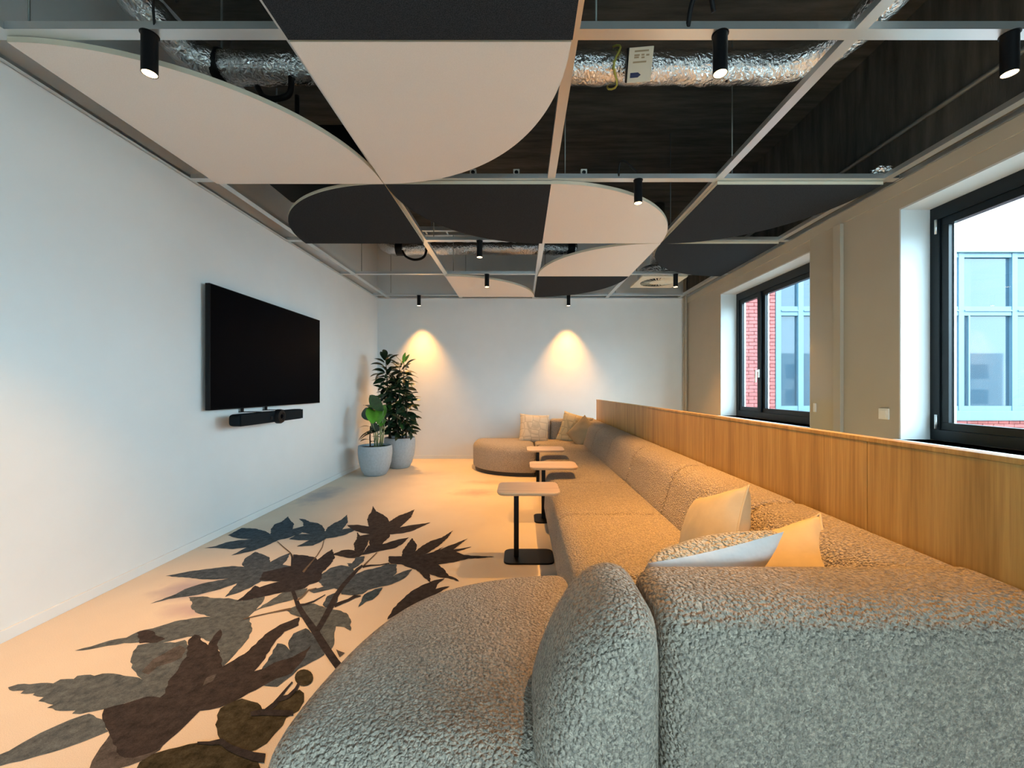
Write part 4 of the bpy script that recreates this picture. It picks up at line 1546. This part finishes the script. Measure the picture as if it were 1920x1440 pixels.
leaf_print('A', [(285, 445), (435, 362), (590, 368), (700, 395), (765, 430), (765, 380), (810, 320), (890, 290), (960, 232), (985, 275), (1030, 315), (1010, 375), (1100, 350), (1200, 325), (1270, 300), (1200, 370), (1100, 425), (960, 475), (850, 500), (700, 570), (560, 620), (430, 650), (320, 672), (410, 625), (495, 580), (340, 600), (230, 592), (130, 585), (20, 588), (150, 565), (260, 525), (400, 500), (550, 490), (420, 480), (345, 465)], 'blue')
leaf_print('A', [(1085, 258), (1150, 265), (1215, 295), (1290, 305), (1340, 330), (1368, 370), (1378, 410), (1400, 360), (1470, 310), (1560, 270), (1625, 212), (1632, 300), (1570, 378), (1640, 365), (1715, 370), (1700, 395), (1600, 440), (1500, 465), (1390, 480), (1330, 520), (1240, 560), (1150, 565), (1060, 570), (1140, 530), (1200, 500), (1080, 500), (970, 487), (1060, 435), (1150, 430), (1205, 430), (1110, 410), (1130, 350), (1130, 300)], 'blue')
leaf_print('B', [(355, 115), (395, 175), (460, 205), (520, 250), (540, 290), (640, 225), (740, 190), (825, 152), (785, 240), (720, 300), (660, 355), (780, 330), (880, 318), (1005, 300), (900, 350), (800, 395), (700, 420), (545, 435), (545, 460), (470, 530), (430, 620), (330, 640), (310, 500), (290, 560), (230, 665), (170, 700), (80, 700), (-100, 660), (0, 615), (80, 605), (150, 615), (140, 540), (175, 480), (180, 410), (210, 450), (320, 430), (240, 420), (130, 385), (60, 330), (180, 325), (310, 345), (290, 270), (310, 215), (340, 180)], 'brown')
leaf_print('B', [(230, 665), (300, 560), (450, 550), (540, 520), (640, 490), (760, 468), (690, 540), (600, 590), (440, 620), (300, 655)], 'dark')
leaf_print('B', [(120, 760), (170, 690), (260, 680), (255, 730), (190, 790), (120, 830), (60, 760)], 'slate')
leaf_print('B', [(150, 890), (260, 840), (440, 800), (500, 770), (620, 770), (625, 860), (580, 905), (700, 850), (800, 825), (740, 900), (690, 940), (560, 1000), (460, 1020), (300, 1060), (240, 1105), (130, 1120), (0, 1110), (0, 1060), (60, 980)], 'slate')
leaf_print('B', [(190, 1255), (230, 1160), (260, 1110), (380, 1050), (465, 1032), (420, 1110), (350, 1170), (280, 1190)], 'blue')
leaf_print('B', [(535, 680), (680, 680), (690, 620), (740, 545), (795, 475), (850, 550), (845, 600), (815, 640), (900, 570), (1000, 510), (1130, 470), (1255, 390), (1200, 470), (1100, 560), (980, 640), (915, 668), (1040, 630), (1150, 570), (1110, 608), (1200, 565), (1300, 530), (1420, 480), (1330, 550), (1260, 605), (1370, 590), (1465, 573), (1380, 605), (1290, 630), (1380, 665), (1500, 675), (1725, 685), (1580, 700), (1430, 705), (1300, 740), (1090, 775), (1160, 830), (1210, 900), (1290, 930), (1325, 965), (1200, 925), (1110, 920), (990, 880), (1005, 975), (940, 930), (880, 860), (840, 830), (740, 800), (670, 770), (560, 765), (530, 740)], 'dark')
leaf_print('B', [(515, 1395), (570, 1290), (660, 1190), (780, 1080), (900, 1010), (1050, 950), (1165, 930), (1080, 1000), (1060, 1050), (1130, 1030), (1220, 1020), (1080, 1100), (900, 1180), (700, 1290), (600, 1350)], 'dark')
leaf_print('F', [(1620 + 105 * math.cos(t * PI / 8), 430 + 95 * math.sin(t * PI / 8)) for t in range(16)], 'olive')
leaf_print('D', [(1620, 710), (1640, 760), (1660, 800), (1720, 750)], 'greybrown')
branch_print('D', [(1680, 940), (1610, 850), (1500, 690), (1400, 530), (1330, 430), (1260, 330), (1200, 230), (1170, 150), (1130, 40), (1120, -120), (1130, -240), (1125, -330), (1105, -380)], [16, 15, 15, 14, 13, 11, 10, 8, 7, 7, 6, 3, 1.5])
branch_print('D', [(1390, 520), (1440, 450), (1490, 360), (1560, 230), (1630, 90), (1700, -10), (1790, -110), (1860, -190), (1920, -235)], [11, 10, 10, 11, 9, 8, 7, 6, 4])
branch_print('D', [(1600, 220), (1680, 185), (1760, 155), (1830, 115), (1900, 110)], [7, 6, 5, 6, 2])
branch_print('D', [(1180, 215), (1270, 205), (1370, 170), (1500, 95)], [5, 4, 3, 1.5])
branch_print('D', [(1180, 160), (1240, 120), (1310, 45), (1400, 20)], [3, 3, 3, 1.5], 'stem')
branch_print('A', [(840, 515), (900, 570), (985, 640), (1020, 690)], [1.5, 1.8, 2, 2.5], 'stem')
branch_print('A', [(1365, 500), (1345, 580), (1290, 670), (1180, 800), (1130, 860)], [1.5, 1.6, 1.8, 3, 4], 'stem')
branch_print('D', [(580, 370), (700, 340), (850, 305), (1000, 275), (1110, 255)], [2, 2, 2, 3, 4], 'stem')
branch_print('B', [(400, 640), (330, 710), (270, 770), (240, 810)], [1.5, 2, 3, 4], 'stem')
branch_print('B', [(240, 800), (330, 785), (430, 780), (540, 760)], [4, 3, 1.5, 2], 'dark')
branch_print('F', [(1180, 1340), (1050, 1320), (900, 1270), (780, 1220), (690, 1150), (560, 1170), (420, 1165)], [18, 17, 15, 13, 12, 7, 4])
branch_print('F', [(1500, 830), (1350, 830), (1160, 820), (1020, 840)], [10, 11, 12, 8])
branch_print('F', [(1180, 820), (1290, 730), (1350, 650), (1420, 560), (1490, 480)], [10, 9, 6, 4, 3])
branch_print('F', [(1340, 680), (1450, 640), (1530, 560), (1570, 480)], [8, 7, 6, 5])
